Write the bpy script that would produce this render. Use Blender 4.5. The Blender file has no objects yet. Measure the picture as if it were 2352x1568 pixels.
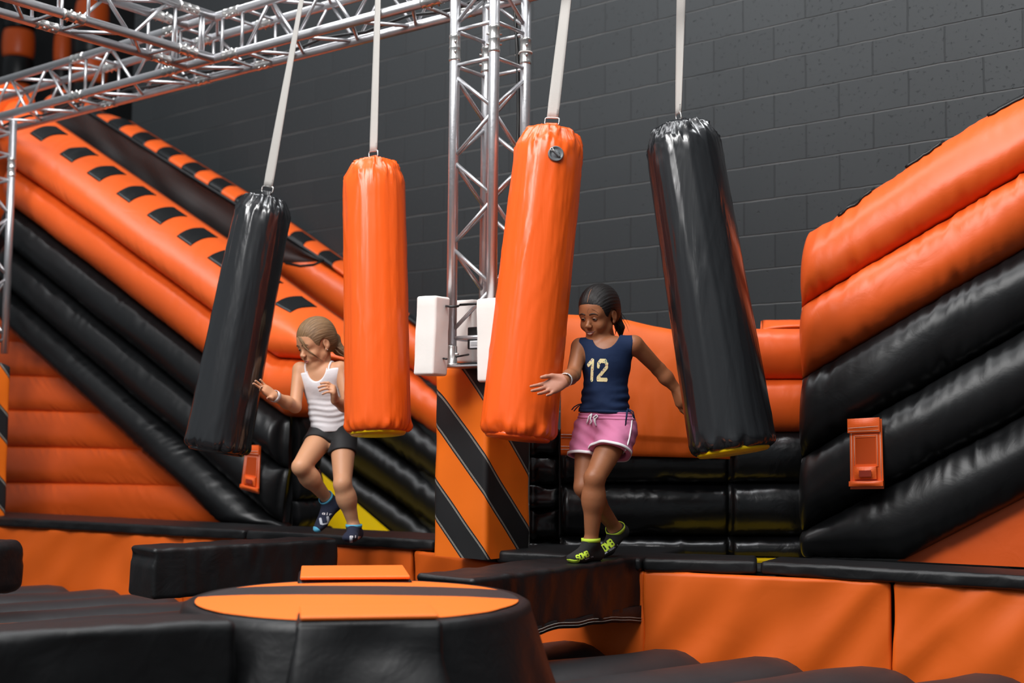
import bpy, math, random
import numpy as np
from mathutils import Vector, Matrix, noise
from mathutils.bvhtree import BVHTree

# ---------------------------------------------------------------- camera, world, lights, exposure
S = bpy.context.scene
COL = S.collection
R = math.radians
V3 = Vector
FPX = 2950.0
CZ = 1.34          # camera height above the hall floor
P = 0.80           # height of the padded deck
PITCH, ROLL = math.atan(216 / FPX), R(0.5)
cam_d = bpy.data.cameras.new('camera')
cam = bpy.data.objects.new('camera', cam_d)
COL.objects.link(cam)
cam_d.sensor_width = 36.0
cam_d.lens = FPX / 2352 * 36.0
CAM = Matrix.Translation((0, 0, CZ)) @ Matrix.Rotation(R(90) + PITCH, 4, 'X') @ Matrix.Rotation(ROLL, 4, 'Z')
cam.matrix_world = CAM
cam_d.dof.use_dof = True
cam_d.dof.focus_distance = 5.65
cam_d.dof.aperture_fstop = 1.6
cam_d.clip_start = 0.05
S.camera = cam

w = bpy.data.worlds.new('hall_air')
S.world = w
w.use_nodes = True
# the rest of the hall: brighter above and to the front left, dark to the right
_t = w.node_tree
_tc = _t.nodes.new('ShaderNodeTexCoord'); _dp = _t.nodes.new('ShaderNodeVectorMath'); _dp.operation = 'DOT_PRODUCT'
_dp.inputs[1].default_value = V3((-0.62, -0.50, 0.60)).normalized()
_mr = _t.nodes.new('ShaderNodeMapRange'); _mr.inputs[1].default_value = -0.35; _mr.inputs[2].default_value = 0.95
_mr.inputs[3].default_value = 0.035; _mr.inputs[4].default_value = 0.30
_t.links.new(_tc.outputs['Generated'], _dp.inputs[0]); _t.links.new(_dp.outputs['Value'], _mr.inputs[0])
_t.links.new(_mr.outputs[0], _t.nodes['Background'].inputs[1])
_t.nodes['Background'].inputs[0].default_value = (0.86, 0.94, 1.0, 1)

def area(name, loc, target, sx, sy, power, col=(1, 1, 1)):
    l = bpy.data.lights.new(name, 'AREA')
    l.shape = 'RECTANGLE'
    l.size, l.size_y, l.energy, l.color = sx, sy, power, col
    o = bpy.data.objects.new(name, l)
    COL.objects.link(o)
    o.location = loc
    o.rotation_euler = (V3(target) - V3(loc)).to_track_quat('-Z', 'Y').to_euler()
    return o

area('ceiling_light', (-3.5, 2.4, 6.2), (-0.3, 6.2, 0.8), 1.6, 4.5, 400, (0.99, 0.98, 0.97))
area('ceiling_light.001', (-1.2, 1.0, 6.6), (0.3, 6.2, 0.8), 4.0, 1.2, 270, (0.99, 0.98, 0.97))
area('ceiling_light.002', (1.2, 5.2, 7.2), (1.0, 6.0, 0.0), 4.5, 1.0, 240, (0.96, 0.98, 1.0))
area('ceiling_light.003', (-2.6, 7.4, 7.2), (-2.2, 8.0, 0.0), 4.5, 1.0, 185, (0.97, 0.98, 1.0))

S.view_settings.view_transform = 'Standard'
S.view_settings.look = 'None'
S.view_settings.gamma = 1.0
S.view_settings.use_curve_mapping = False
S.view_settings.exposure = -0.08

# ---------------------------------------------------------------- pixel -> place
CAM3 = CAM.to_3x3()
CO = V3((0, 0, CZ))
def ray(px, py):
    return CAM3 @ V3(((px - 1176) / FPX, -(py - 784) / FPX, -1))
def at(px, py, D):
    d = ray(px, py)
    return CO + d * (D / d.y)
def onz(px, py, z):
    d = ray(px, py)
    return CO + d * ((z - CZ) / d.z)
def onp(px, py, p0, n):
    d = ray(px, py)
    return CO + d * ((p0 - CO).dot(n) / d.dot(n))
def hdir(deg):      # horizontal direction: right, coming nearer by deg; and its away-from-camera normal
    a = R(deg)
    return V3((math.cos(a), -math.sin(a), 0)), V3((math.sin(a), math.cos(a), 0))
UP = V3((0, 0, 1))

# ---------------------------------------------------------------- materials
def nodes(name):
    m = bpy.data.materials.new(name)
    m.use_nodes = True
    nt = m.node_tree
    return m, nt, nt.nodes['Principled BSDF']
def N(nt, t, **kw):
    n = nt.nodes.new(t)
    for k, v in kw.items():
        if k.startswith('i_'):
            key = k[2:]
            n.inputs[int(key) if key.isdigit() else key].default_value = v
        else:
            setattr(n, k, v)
    return n
def mat(name, col, rough=0.5, bump=0.0, bscale=30.0, stretch=(1, 1, 1), vary=0.0, metal=0.0, spec=0.5, coat=0.0,
        sss=0.0, fine=0.0, alpha=1.0, sheen=0.0, rvary=0.0):
    m, nt, b = nodes(name)
    b.inputs['Base Color'].default_value = (*col, 1)
    b.inputs['Roughness'].default_value = rough
    b.inputs['Metallic'].default_value = metal
    b.inputs['Specular IOR Level'].default_value = spec
    b.inputs['Coat Weight'].default_value = coat
    b.inputs['Coat Roughness'].default_value = 0.12
    b.inputs['Alpha'].default_value = alpha
    if sheen:
        b.inputs['Sheen Weight'].default_value = sheen
    if sss:
        b.inputs['Subsurface Weight'].default_value = sss
        b.inputs['Subsurface Radius'].default_value = (0.012, 0.005, 0.003)
    tc = N(nt, 'ShaderNodeTexCoord')
    mp = N(nt, 'ShaderNodeMapping')
    mp.inputs['Scale'].default_value = stretch
    nt.links.new(tc.outputs['Object'], mp.inputs[0])
    if bump or vary or rvary:
        nz = N(nt, 'ShaderNodeTexNoise', i_Scale=bscale, i_Detail=4.0, i_Distortion=0.6)
        nt.links.new(mp.outputs[0], nz.inputs['Vector'])
    last = None
    if bump:
        bp = N(nt, 'ShaderNodeBump', i_Strength=bump, i_Distance=0.02)
        nt.links.new(nz.outputs[0], bp.inputs['Height'])
        last = bp
    if fine:
        nz2 = N(nt, 'ShaderNodeTexNoise', i_Scale=900.0, i_Detail=1.0)
        nt.links.new(tc.outputs['Object'], nz2.inputs['Vector'])
        bp2 = N(nt, 'ShaderNodeBump', i_Strength=fine, i_Distance=0.002)
        nt.links.new(nz2.outputs[0], bp2.inputs['Height'])
        if last:
            nt.links.new(last.outputs[0], bp2.inputs['Normal'])
        last = bp2
    if last:
        nt.links.new(last.outputs[0], b.inputs['Normal'])
    if vary:
        nzv = N(nt, 'ShaderNodeTexNoise', i_Scale=5.0, i_Detail=3.0)
        nt.links.new(tc.outputs['Object'], nzv.inputs['Vector'])
        mx = N(nt, 'ShaderNodeMix', data_type='RGBA')
        mx.inputs[6].default_value = (*[c * (1 - vary) for c in col], 1)
        mx.inputs[7].default_value = (*[min(1, c * (1 + vary)) for c in col], 1)
        nt.links.new(nzv.outputs[0], mx.inputs[0])
        nt.links.new(mx.outputs[2], b.inputs['Base Color'])
    if rvary:
        mr = N(nt, 'ShaderNodeMapRange')
        mr.inputs[3].default_value = max(0.05, rough - rvary)
        mr.inputs[4].default_value = min(1, rough + rvary)
        nt.links.new(nz.outputs[0], mr.inputs[0])
        nt.links.new(mr.outputs[0], b.inputs['Roughness'])
    return m

ORANGE = (0.76, 0.108, 0.014)
ORANGE2 = (0.80, 0.130, 0.010)
BLACK = (0.007, 0.0073, 0.008)
M = {}
M['orange_inflatable'] = mat('orange_inflatable_vinyl', ORANGE, 0.38, 0.16, 7.0, vary=0.05, spec=0.4)
M['black_inflatable'] = mat('black_inflatable_vinyl', BLACK, 0.37, 0.18, 7.0, vary=0.15, spec=0.36)
M['black_gloss'] = mat('glossy_black_vinyl', (0.006, 0.0062, 0.007), 0.27, 0.26, 9.0, vary=0.1, spec=0.5)
M['orange_bag'] = mat('orange_bag_vinyl', (0.86, 0.112, 0.010), 0.27, 0.22, 9.0, (1, 1, 0.16), vary=0.04, spec=0.5)
M['black_bag'] = mat('black_bag_vinyl', (0.010, 0.0105, 0.012), 0.21, 0.30, 9.0, (1, 1, 0.16), spec=1.0)
M['yellow_vinyl'] = mat('yellow_vinyl', (0.92, 0.60, 0.0), 0.35, 0.1, 6.0)
M['orange_pad'] = mat('orange_pad_fabric', ORANGE2, 0.52, 0.14, 5.0, vary=0.04, fine=0.10, spec=0.3)
M['black_pad'] = mat('black_pad_fabric', (0.008, 0.0082, 0.009), 0.44, 0.3, 8.0, vary=0.2, fine=0.12, spec=0.36)
M['mat_black'] = mat('black_floor_tube_vinyl', (0.022, 0.022, 0.024), 0.50, 0.15, 8.0, vary=0.2, fine=0.1, spec=0.45)
M['aluminium'] = mat('brushed_aluminium', (0.62, 0.62, 0.64), 0.36, 0.05, 60.0, metal=0.82, rvary=0.08)
M['steel'] = mat('polished_steel', (0.66, 0.65, 0.63), 0.28, metal=0.85)
M['strap'] = mat('grey_webbing', (0.50, 0.48, 0.45), 0.75, 0.1, 200.0, fine=0.4, vary=0.06)
M['foam'] = mat('white_foam', (0.83, 0.80, 0.76), 0.85, 0.03, 60.0, vary=0.04, fine=0.2)
M['black_plastic'] = mat('black_plastic', (0.012, 0.012, 0.012), 0.42)
M['grey_plastic'] = mat('grey_plastic', (0.16, 0.17, 0.18), 0.4)
M['white_label'] = mat('white_label_paper', (0.75, 0.75, 0.77), 0.6)
M['white_thread'] = mat('white_thread', (0.62, 0.58, 0.52), 0.8)
M['dark_floor'] = mat('dark_floor', (0.02, 0.02, 0.02), 0.7, 0.1, 20.0)
M['dark_wall'] = mat('dark_side_wall', (0.010, 0.010, 0.011), 0.85, 0.1, 20.0)

# ---------------------------------------------------------------- mesh helpers
ORG = {}
def tag(o, label=None, cat=None, group=None, kind=None):
    if label: o['label'] = label
    if cat: o['category'] = cat
    if group: o['group'] = group
    if kind: o['kind'] = kind
    return o
def thing(name, label, cat, loc, group=None):
    o = bpy.data.objects.new(name, None)
    COL.objects.link(o)
    o.location = loc
    o.empty_display_size = 0.05
    ORG[o.name] = V3(loc)
    return tag(o, label, cat, group)
def mk(name, Vs, Fs, m, parent=None, smooth=True, mi=None, uv=None, flip=False, origin=None):
    if parent is not None:
        org = ORG[parent.name]
    else:
        org = V3(origin) if origin is not None else V3((0, 0, 0))
    me = bpy.data.meshes.new(name)
    if flip:
        Fs = [tuple(reversed(f)) for f in Fs]
    me.from_pydata([(v[0] - org[0], v[1] - org[1], v[2] - org[2]) for v in Vs], [], Fs)
    for x in (m if isinstance(m, (list, tuple)) else [m]):
        me.materials.append(x)
    if mi is not None:
        me.polygons.foreach_set('material_index', mi)
    if smooth:
        me.polygons.foreach_set('use_smooth', [True] * len(me.polygons))
    if uv is not None:
        lay = me.uv_layers.new(name='map')
        for lp in me.loops:
            lay.data[lp.index].uv = uv[lp.vertex_index]
    me.update()
    o = bpy.data.objects.new(name, me)
    COL.objects.link(o)
    if parent is not None:
        o.parent = parent
    else:
        o.location = org
    ORG[o.name] = org
    return o
class MB:
    def __init__(s): s.v, s.f = [], []
    def add(s, vf):
        k = len(s.v)
        s.v += list(vf[0]); s.f += [tuple(i + k for i in f) for f in vf[1]]
        return s
    def build(s, name, m, parent=None, **kw):
        return mk(name, s.v, s.f, m, parent, **kw)
def frame(d):
    d = d.normalized()
    a = UP.cross(d) if abs(d.z) < 0.95 else V3((1, 0, 0)).cross(d)
    a.normalize()
    return a, d.cross(a).normalized()
def tube(pts, r, n=10, closed=False, caps=True):
    pts = [V3(p) for p in pts]
    k = len(pts)
    rr = r if isinstance(r, (list, tuple)) else [r] * k
    V, F = [], []
    pa = None
    for i, p in enumerate(pts):
        d = (pts[(i + 1) % k] - pts[i - 1]) if closed else (pts[min(i + 1, k - 1)] - pts[max(i - 1, 0)])
        d.normalize()
        if pa is None:
            a, b = frame(d)
        else:
            a = (pa - d * pa.dot(d))
            a = a.normalized() if a.length > 1e-6 else frame(d)[0]
            b = d.cross(a)
        pa = a
        for j in range(n):
            t = 2 * math.pi * j / n
            V.append(p + a * (math.cos(t) * rr[i]) + b * (math.sin(t) * rr[i]))
    m = k if closed else k - 1
    for i in range(m):
        for j in range(n):
            q = (i + 1) % k
            F.append((i * n + j, i * n + (j + 1) % n, q * n + (j + 1) % n, q * n + j))
    if caps and not closed:
        F.append(tuple(reversed(range(n))))
        F.append(tuple((k - 1) * n + j for j in range(n)))
    return V, F
def grid_faces(nu, nv, closed_u=False, closed_v=False):
    F = []
    for i in range(nu if closed_u else nu - 1):
        for j in range(nv if closed_v else nv - 1):
            a = i * nv + j; b = ((i + 1) % nu) * nv + j
            c = ((i + 1) % nu) * nv + (j + 1) % nv; d = i * nv + (j + 1) % nv
            F.append((a, b, c, d))
    return F
def loft(rings, cap0=True, cap1=True):
    n = len(rings[0]); V = [p for r in rings for p in r]
    F = grid_faces(len(rings), n, False, True)
    if cap0: F.append(tuple(reversed(range(n))) if False else tuple(range(n)))
    if cap1: F.append(tuple(reversed([(len(rings) - 1) * n + j for j in range(n)])))
    return V, F
def rbox(c, ax, half, r=0.02, step=0.06, disp=None):
    """rounded box: centre, three unit axes, half sizes, corner radius; disp(p, n) pushes the skin along its normal"""
    c = V3(c)
    ticks = []
    for h in half:
        rr = min(r, h * 0.98)
        k = max(1, int(round((2 * h - 2 * rr) / step)))
        inner = [-h + rr + (2 * h - 2 * rr) * i / k for i in range(k + 1)]
        e = [rr * (1 - math.tan(R(45 * x)) ) for x in (1.0, 0.66, 0.33)]
        lo = [-h + rr - rr * math.tan(R(45 * x)) for x in (1.0, 0.66, 0.33)]
        ticks.append(lo + inner + [-x for x in reversed(lo)])
    idx, V, F = {}, [], []
    def vid(i, j, k):
        key = (i, j, k)
        if key in idx: return idx[key]
        q = [ticks[0][i], ticks[1][j], ticks[2][k]]
        cl = [max(-half[a] + min(r, half[a] * .98), min(half[a] - min(r, half[a] * .98), q[a])) for a in range(3)]
        dv = V3([q[a] - cl[a] for a in range(3)])
        if dv.length > 1e-9: dv.normalize()
        rm = min(r, min(half) * 0.98)
        loc = [cl[a] + dv[a] * min(r, half[a] * .98) for a in range(3)]
        nrm = ax[0] * dv[0] + ax[1] * dv[1] + ax[2] * dv[2]
        p = c + ax[0] * loc[0] + ax[1] * loc[1] + ax[2] * loc[2]
        if disp:
            p = p + nrm * disp(p, nrm)
        idx[key] = len(V); V.append(p)
        return idx[key]
    n = [len(t) - 1 for t in ticks]
    for i in range(n[0]):
        for j in range(n[1]):
            F.append((vid(i, j, 0), vid(i, j + 1, 0), vid(i + 1, j + 1, 0), vid(i + 1, j, 0)))
            F.append((vid(i, j, n[2]), vid(i + 1, j, n[2]), vid(i + 1, j + 1, n[2]), vid(i, j + 1, n[2])))
    for i in range(n[0]):
        for k in range(n[2]):
            F.append((vid(i, 0, k), vid(i + 1, 0, k), vid(i + 1, 0, k + 1), vid(i, 0, k + 1)))
            F.append((vid(i, n[1], k), vid(i, n[1], k + 1), vid(i + 1, n[1], k + 1), vid(i + 1, n[1], k)))
    for j in range(n[1]):
        for k in range(n[2]):
            F.append((vid(0, j, k), vid(0, j, k + 1), vid(0, j + 1, k + 1), vid(0, j + 1, k)))
            F.append((vid(n[0], j, k), vid(n[0], j + 1, k), vid(n[0], j + 1, k + 1), vid(n[0], j, k + 1)))
    return V, F
def nz(x, y=0.0, z=0.0):
    return noise.noise(V3((x, y, z)))
def wrinkle(amp, f, seed=0.0, sx=1, sy=1, sz=1):
    def d(p, n):
        q = V3((p.x * sx * f + seed, p.y * sy * f, p.z * sz * f))
        a = noise.noise(q)
        b = noise.noise(q * 2.3 + V3((5, 1, 2)))
        return amp * (a + 0.5 * (1 - abs(b) * 2))
    return d
def lerp_line(L, s):
    k = len(L) - 1
    x = min(max(s, 0), 1) * k
    i = min(int(x), k - 1)
    return L[i].lerp(L[i + 1], x - i)
def resample(L, n):
    ds = [0]
    for a, b in zip(L, L[1:]): ds.append(ds[-1] + (b - a).length)
    out, j = [], 0
    for i in range(n):
        t = ds[-1] * i / (n - 1)
        while j < len(L) - 2 and ds[j + 1] < t: j += 1
        out.append(L[j].lerp(L[j + 1], (t - ds[j]) / max(1e-9, ds[j + 1] - ds[j])))
    return out
def band(A, B, n, depth, name, m, parent, end=(0.6, 0.6), wr=0.011, freq=17.0, seed=0.0, nt=30, step=0.015, back=0.06, cut=None, power=0.5):
    """air-filled tube of an inflatable: lower edge A, upper edge B (lists of points), outward normal n"""
    LA = sum((b - a).length for a, b in zip(A, A[1:])); LB = sum((b - a).length for a, b in zip(B, B[1:]))
    ns = max(6, int(max(LA, LB) / step))
    a = resample(A, ns); b = resample(B, ns)
    L = max(LA, LB)
    rows = []
    for i in range(ns):
        s = i / (ns - 1)
        e = 1.0
        for q, k in ((s * L, end[0]), ((1 - s) * L, end[1])):
            if k > 0:
                x = min(1.0, q / (depth * k * 1.6 + 1e-6))
                e *= 0.10 + 0.90 * math.sqrt(max(0, 1 - (1 - x) ** 2))
        row = []
        for j in range(nt):
            t = 0.5 - 0.5 * math.cos(math.pi * j / (nt - 1))
            p = a[i].lerp(b[i], t)
            h = depth * (max(0.0, 1 - (2 * t - 1) ** 2)) ** power * e
            h0 = h
            sl = s * L
            k1 = math.exp(-t * 9) ; k2 = math.exp(-(1 - t) * 7)
            w1 = nz(sl * freq + seed, t * 1.5, 3.1); w2 = nz(sl * freq * 0.8 + seed + 40, t * 1.5, 7.7)
            edge = min(1, t * 12, (1 - t) * 12)
            clu = 0.35 + 1.1 * max(0, nz(sl * 1.7 + seed * 2, 4.0)) + 0.5 * max(0, nz(sl * 4.0 + seed, 8.0))
            h += edge * (wr * 2.4 * clu * (k1 * (0.5 - 2 * abs(w1)) + k2 * (0.5 - 2 * abs(w2)) * 1.2) + wr * 0.8 * nz(sl * 2.2 + seed, t * 2.0, 1.0))
            row.append(p + n * h0 + (n * math.sqrt(max(0, 1 - (2 * t - 1) ** 2)) + (b[i] - a[i]).normalized() * (2 * t - 1)) * (h - h0))
        # flat back
        row.append(b[i] - n * back); row.append(a[i] - n * back)
        rows.append(row)
    V = [p for r in rows for p in r]
    k = nt + 2
    F = grid_faces(ns, k, False, True)
    F.append(tuple(reversed(range(k)))); F.append(tuple((ns - 1) * k + j for j in range(k)))
    # orientation: front normals should follow n
    f = F[(ns // 2) * k + nt // 2]
    nn = (V[f[1]] - V[f[0]]).cross(V[f[3]] - V[f[0]])
    return mk(name, V, F, m, parent, flip=nn.dot(n) < 0), rows
def patch(rows, s0, s1, t0, t1, n, name, m, parent, lift=0.004, skew=0.0):
    """coloured patch glued on a band: copies the band's skin between s0..s1 (rows) and t0..t1 (columns)"""
    ns = len(rows); nt = len(rows[0]) - 2
    K = 10
    top, bot = [], []
    for i in range(K + 1):
        for j in range(K + 1):
            tt = t0 + (t1 - t0) * j / K
            ss = s0 + (s1 - s0) * i / K + skew * (j / K)
            x = min(max(ss, 0), 1) * (ns - 1); y = min(max(tt, 0), 1) * (nt - 1)
            i0 = min(int(x), ns - 2); j0 = min(int(y), nt - 2)
            fx, fy = x - i0, y - j0
            p = rows[i0][j0].lerp(rows[i0 + 1][j0], fx).lerp(rows[i0][j0 + 1].lerp(rows[i0 + 1][j0 + 1], fx), fy)
            dx = rows[i0 + 1][j0] - rows[i0][j0]; dy = rows[i0][j0 + 1] - rows[i0][j0]
            nn = dx.cross(dy)
            nn = nn.normalized() if nn.length > 1e-12 else n
            if nn.dot(n) < -0.05: nn = -nn
            top.append(p + nn * lift); bot.append(p - nn * 0.003)
    k = K + 1
    F = grid_faces(k, k)
    V = top + bot
    q = len(top)
    F += [tuple(q + i for i in reversed(f)) for f in grid_faces(k, k)]
    rim = [i * k for i in range(k)] + [(k - 1) * k + j for j in range(1, k)] + [i * k + k - 1 for i in range(k - 2, -1, -1)] + [j for j in range(k - 2, 0, -1)]
    for a, b in zip(rim, rim[1:] + rim[:1]):
        F.append((b, a, a + q, b + q))
    f = F[0]
    nn = (V[f[1]] - V[f[0]]).cross(V[f[3]] - V[f[0]])
    return mk(name, V, F, m, parent, flip=nn.dot(n) < 0)
def slab(poly, d, thick, name, m, parent=None, **kw):
    k = len(poly)
    V = list(poly) + [p + d * thick for p in poly]
    F = [tuple(range(k)), tuple(reversed(range(k, 2 * k)))]
    for i in range(k):
        j = (i + 1) % k
        F.append((j, i, i + k, j + k))
    nn = (V[1] - V[0]).cross(V[2] - V[0])
    return mk(name, V, F, m, parent, smooth=False, flip=nn.dot(d) > 0, **kw)
# ---------------------------------------------------------------- the hall
mk('floor', [(-14, -3, 0), (12, -3, 0), (12, 20, 0), (-14, 20, 0)], [(0, 1, 2, 3)], M['dark_floor'], smooth=False)['kind'] = 'structure'
UW, NW = hdir(40.5)                 # along the block wall, and away from the camera
WP = V3((0.743, 8.0, 0))            # a point of the wall's face
# block wall material: courses 0.203 m, blocks 0.406 m, painted dark grey
m, nt, b = nodes('painted_block_wall')
tc = N(nt, 'ShaderNodeTexCoord')
mp = N(nt, 'ShaderNodeMapping')
j0 = onp(2004, 92, WP, NW)          # a bed joint, with a head joint below it
ju = (j0 - WP).dot(UW)
mp.inputs['Location'].default_value = (-ju, -j0.z, 0)
sx = N(nt, 'ShaderNodeSeparateXYZ'); cx = N(nt, 'ShaderNodeCombineXYZ')
nt.links.new(tc.outputs['Object'], sx.inputs[0])
nt.links.new(sx.outputs['X'], cx.inputs['X']); nt.links.new(sx.outputs['Z'], cx.inputs['Y'])
wob = N(nt, 'ShaderNodeTexNoise', i_Scale=9.0, i_Detail=4.0)
nt.links.new(tc.outputs['Object'], wob.inputs['Vector'])
wsub = N(nt, 'ShaderNodeVectorMath', operation='SUBTRACT'); wsub.inputs[1].default_value = (0.5, 0.5, 0.5)
wsc = N(nt, 'ShaderNodeVectorMath', operation='SCALE'); wsc.inputs['Scale'].default_value = 0.010
wad = N(nt, 'ShaderNodeVectorMath', operation='ADD')
nt.links.new(wob.outputs['Color'], wsub.inputs[0]); nt.links.new(wsub.outputs[0], wsc.inputs[0])
nt.links.new(cx.outputs[0], wad.inputs[0]); nt.links.new(wsc.outputs[0], wad.inputs[1])
nt.links.new(wad.outputs[0], mp.inputs[0])
br = N(nt, 'ShaderNodeTexBrick', offset=0.5, i_Scale=1.0)
br.inputs['Brick Width'].default_value = 0.4064; br.inputs['Row Height'].default_value = 0.2032
br.inputs['Mortar Size'].default_value = 0.0045; br.inputs['Mortar Smooth'].default_value = 0.6
br.inputs['Color1'].default_value = (0.0225, 0.0258, 0.028, 1); br.inputs['Color2'].default_value = (0.0255, 0.029, 0.0313, 1)
br.inputs['Mortar'].default_value = (0.021, 0.0235, 0.0255, 1)
nt.links.new(mp.outputs[0], br.inputs['Vector'])
pit = N(nt, 'ShaderNodeTexNoise', i_Scale=38.0, i_Detail=5.0, i_Roughness=0.65)
nt.links.new(tc.outputs['Object'], pit.inputs['Vector'])
pr = N(nt, 'ShaderNodeMapRange'); pr.inputs[1].default_value = 0.27; pr.inputs[2].default_value = 0.40
nt.links.new(pit.outputs[0], pr.inputs[0])
dk = N(nt, 'ShaderNodeMix', data_type='RGBA', blend_type='MULTIPLY'); dk.inputs[0].default_value = 1.0
gr = N(nt, 'ShaderNodeMapRange'); gr.inputs[3].default_value = 0.78; gr.inputs[4].default_value = 1.0
nt.links.new(pr.outputs[0], gr.inputs[0])
nt.links.new(br.outputs['Color'], dk.inputs[6]); nt.links.new(gr.outputs[0], dk.inputs[7])
# paler bed joints: top light on the groove lips, put into the colour
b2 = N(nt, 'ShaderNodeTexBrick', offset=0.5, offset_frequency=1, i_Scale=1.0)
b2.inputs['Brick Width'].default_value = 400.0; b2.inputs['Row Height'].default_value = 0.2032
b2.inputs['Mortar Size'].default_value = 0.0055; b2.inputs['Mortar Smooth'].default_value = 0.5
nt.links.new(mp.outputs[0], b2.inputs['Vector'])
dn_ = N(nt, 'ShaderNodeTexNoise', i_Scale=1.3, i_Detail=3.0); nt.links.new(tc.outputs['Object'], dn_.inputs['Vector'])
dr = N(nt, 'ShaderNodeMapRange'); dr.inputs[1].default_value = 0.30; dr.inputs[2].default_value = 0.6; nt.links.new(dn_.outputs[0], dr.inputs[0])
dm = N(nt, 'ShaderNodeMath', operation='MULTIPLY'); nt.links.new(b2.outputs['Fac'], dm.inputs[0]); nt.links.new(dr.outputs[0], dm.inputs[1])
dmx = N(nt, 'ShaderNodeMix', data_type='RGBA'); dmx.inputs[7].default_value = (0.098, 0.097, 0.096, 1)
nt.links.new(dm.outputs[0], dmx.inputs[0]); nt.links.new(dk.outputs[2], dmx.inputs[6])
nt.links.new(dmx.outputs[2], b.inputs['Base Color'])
inv = N(nt, 'ShaderNodeMath', operation='SUBTRACT'); inv.inputs[0].default_value = 1.0
nt.links.new(br.outputs['Fac'], inv.inputs[1])
h0 = N(nt, 'ShaderNodeMath', operation='MULTIPLY'); h0.inputs[1].default_value = 0.45; nt.links.new(inv.outputs[0], h0.inputs[0])
h1 = N(nt, 'ShaderNodeMath', operation='MULTIPLY_ADD'); h1.inputs[1].default_value = -0.9; nt.links.new(b2.outputs['Fac'], h1.inputs[0]); nt.links.new(h0.outputs[0], h1.inputs[2])
hh = N(nt, 'ShaderNodeMath', operation='MULTIPLY_ADD'); hh.inputs[1].default_value = 0.3
nt.links.new(pr.outputs[0], hh.inputs[0]); nt.links.new(h1.outputs[0], hh.inputs[2])
bp = N(nt, 'ShaderNodeBump', i_Strength=0.8, i_Distance=0.012)
nt.links.new(hh.outputs[0], bp.inputs['Height']); nt.links.new(bp.outputs[0], b.inputs['Normal'])
b.inputs['Roughness'].default_value = 0.62
b.inputs['Specular IOR Level'].default_value = 0.4
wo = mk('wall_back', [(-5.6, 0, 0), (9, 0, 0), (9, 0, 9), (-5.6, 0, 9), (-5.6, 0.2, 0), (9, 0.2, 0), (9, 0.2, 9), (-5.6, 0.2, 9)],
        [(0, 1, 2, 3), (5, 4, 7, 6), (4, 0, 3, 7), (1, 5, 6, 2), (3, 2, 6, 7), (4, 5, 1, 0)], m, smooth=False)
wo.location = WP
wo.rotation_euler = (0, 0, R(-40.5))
wo['kind'] = 'structure'
wl = mk('wall_left', [(-14, 18.2, 0), (-2.6, 18.2, 0), (-2.6, 18.2, 9), (-14, 18.2, 9), (-14, 18.4, 0), (-2.6, 18.4, 0), (-2.6, 18.4, 9), (-14, 18.4, 9)],
        [(0, 1, 2, 3), (5, 4, 7, 6), (4, 0, 3, 7), (1, 5, 6, 2), (3, 2, 6, 7), (4, 5, 1, 0)], M['dark_wall'], smooth=False)
wl['kind'] = 'structure'

# ---------------------------------------------------------------- arena deck: pads on the edge, skirts below
UD, ND = hdir(29)
def lip(px, py, z=P): return onz(px, py, z)
PT = 0.058
def pad(front_a, front_b, depth, label, group, seed, thick=PT, z=P, name='deck_pad', m='black_pad', r=0.018, wr=0.006):
    a, b = V3(front_a), V3(front_b)
    u = (b - a).normalized(); L = (b - a).length
    nn = V3((-u.y, u.x, 0))
    c = (a + b) / 2 + nn * depth / 2; c.z = z - thick / 2
    d1 = wrinkle(wr, 9.0, seed, 1, 1, 2.0)
    o = mk(name, *rbox(c, (u, nn, UP), (L / 2, depth / 2, thick / 2), r, 0.022 if L < 2.2 else 0.03, lambda p, n: d1(p, n) * (0.25 + 0.9 * max(0, -n.dot(nn)))), M[m], origin=c)
    return tag(o, label, 'pad', group)
E0, E1, E2 = lip(-260, 1174), lip(563, 1217), lip(998, 1240)
E3, E4, E5, E6 = lip(1137, 1264), lip(1474, 1282), lip(1742, 1289), lip(2500, 1331)
def inset(p, q, g=0.006):
    d = (q - p).normalized() * g
    return p + d, q - d
GP = 'black pads along the deck edge'
pad(*inset(E0, E1), 0.42, 'long black edge pad at the foot of the left slide, over the orange skirt', GP, 1.0)
pad(*inset(E1, E2), 0.42, 'black edge pad under the girl in the white top', GP, 11.0)
pad(*inset(E3, E4), 0.62, 'flat black corner pad beside the striped post, behind the black and lime socks', GP, 21.0, wr=0.003)
pad(*inset(E4, E5), 0.30, 'short black edge pad right of the black beam, below the leaning black bag', GP, 31.0)
pad(*inset(E5, E6), 0.30, 'long black edge pad at the foot of the right inflatable wall', GP, 41.0)
# solid deck behind the pads
dk = [E0 + V3((0, 0.25, 0)), E1 + V3((0, 0.2, 0)), E2 + V3((0, 0.2, 0)), E3 + V3((0, 0.3, 0)), E4 + V3((0, 0.2, 0)), E5 + V3((0, 0.2, 0)), E6 + V3((0, 0.2, 0)), E6 + V3((0.6, 5, 0)), E3 + V3((0.9, 3.2, 0)), E3 + V3((0.0, 0.72, 0)), E2 + V3((0.15, 0.44, 0)), E1 + V3((0.2, 0.42, 0)), E0 + V3((0.2, 0.42, 0))]
dk = [V3((p.x, p.y, P - PT - 0.004)) for p in dk]
o = slab(dk, V3((0, 0, -1)), 0.30, 'deck_platform', M['dark_floor'], origin=dk[2])
tag(o, 'dark raised platform behind the row of black edge pads', 'platform', kind='structure')

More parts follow.
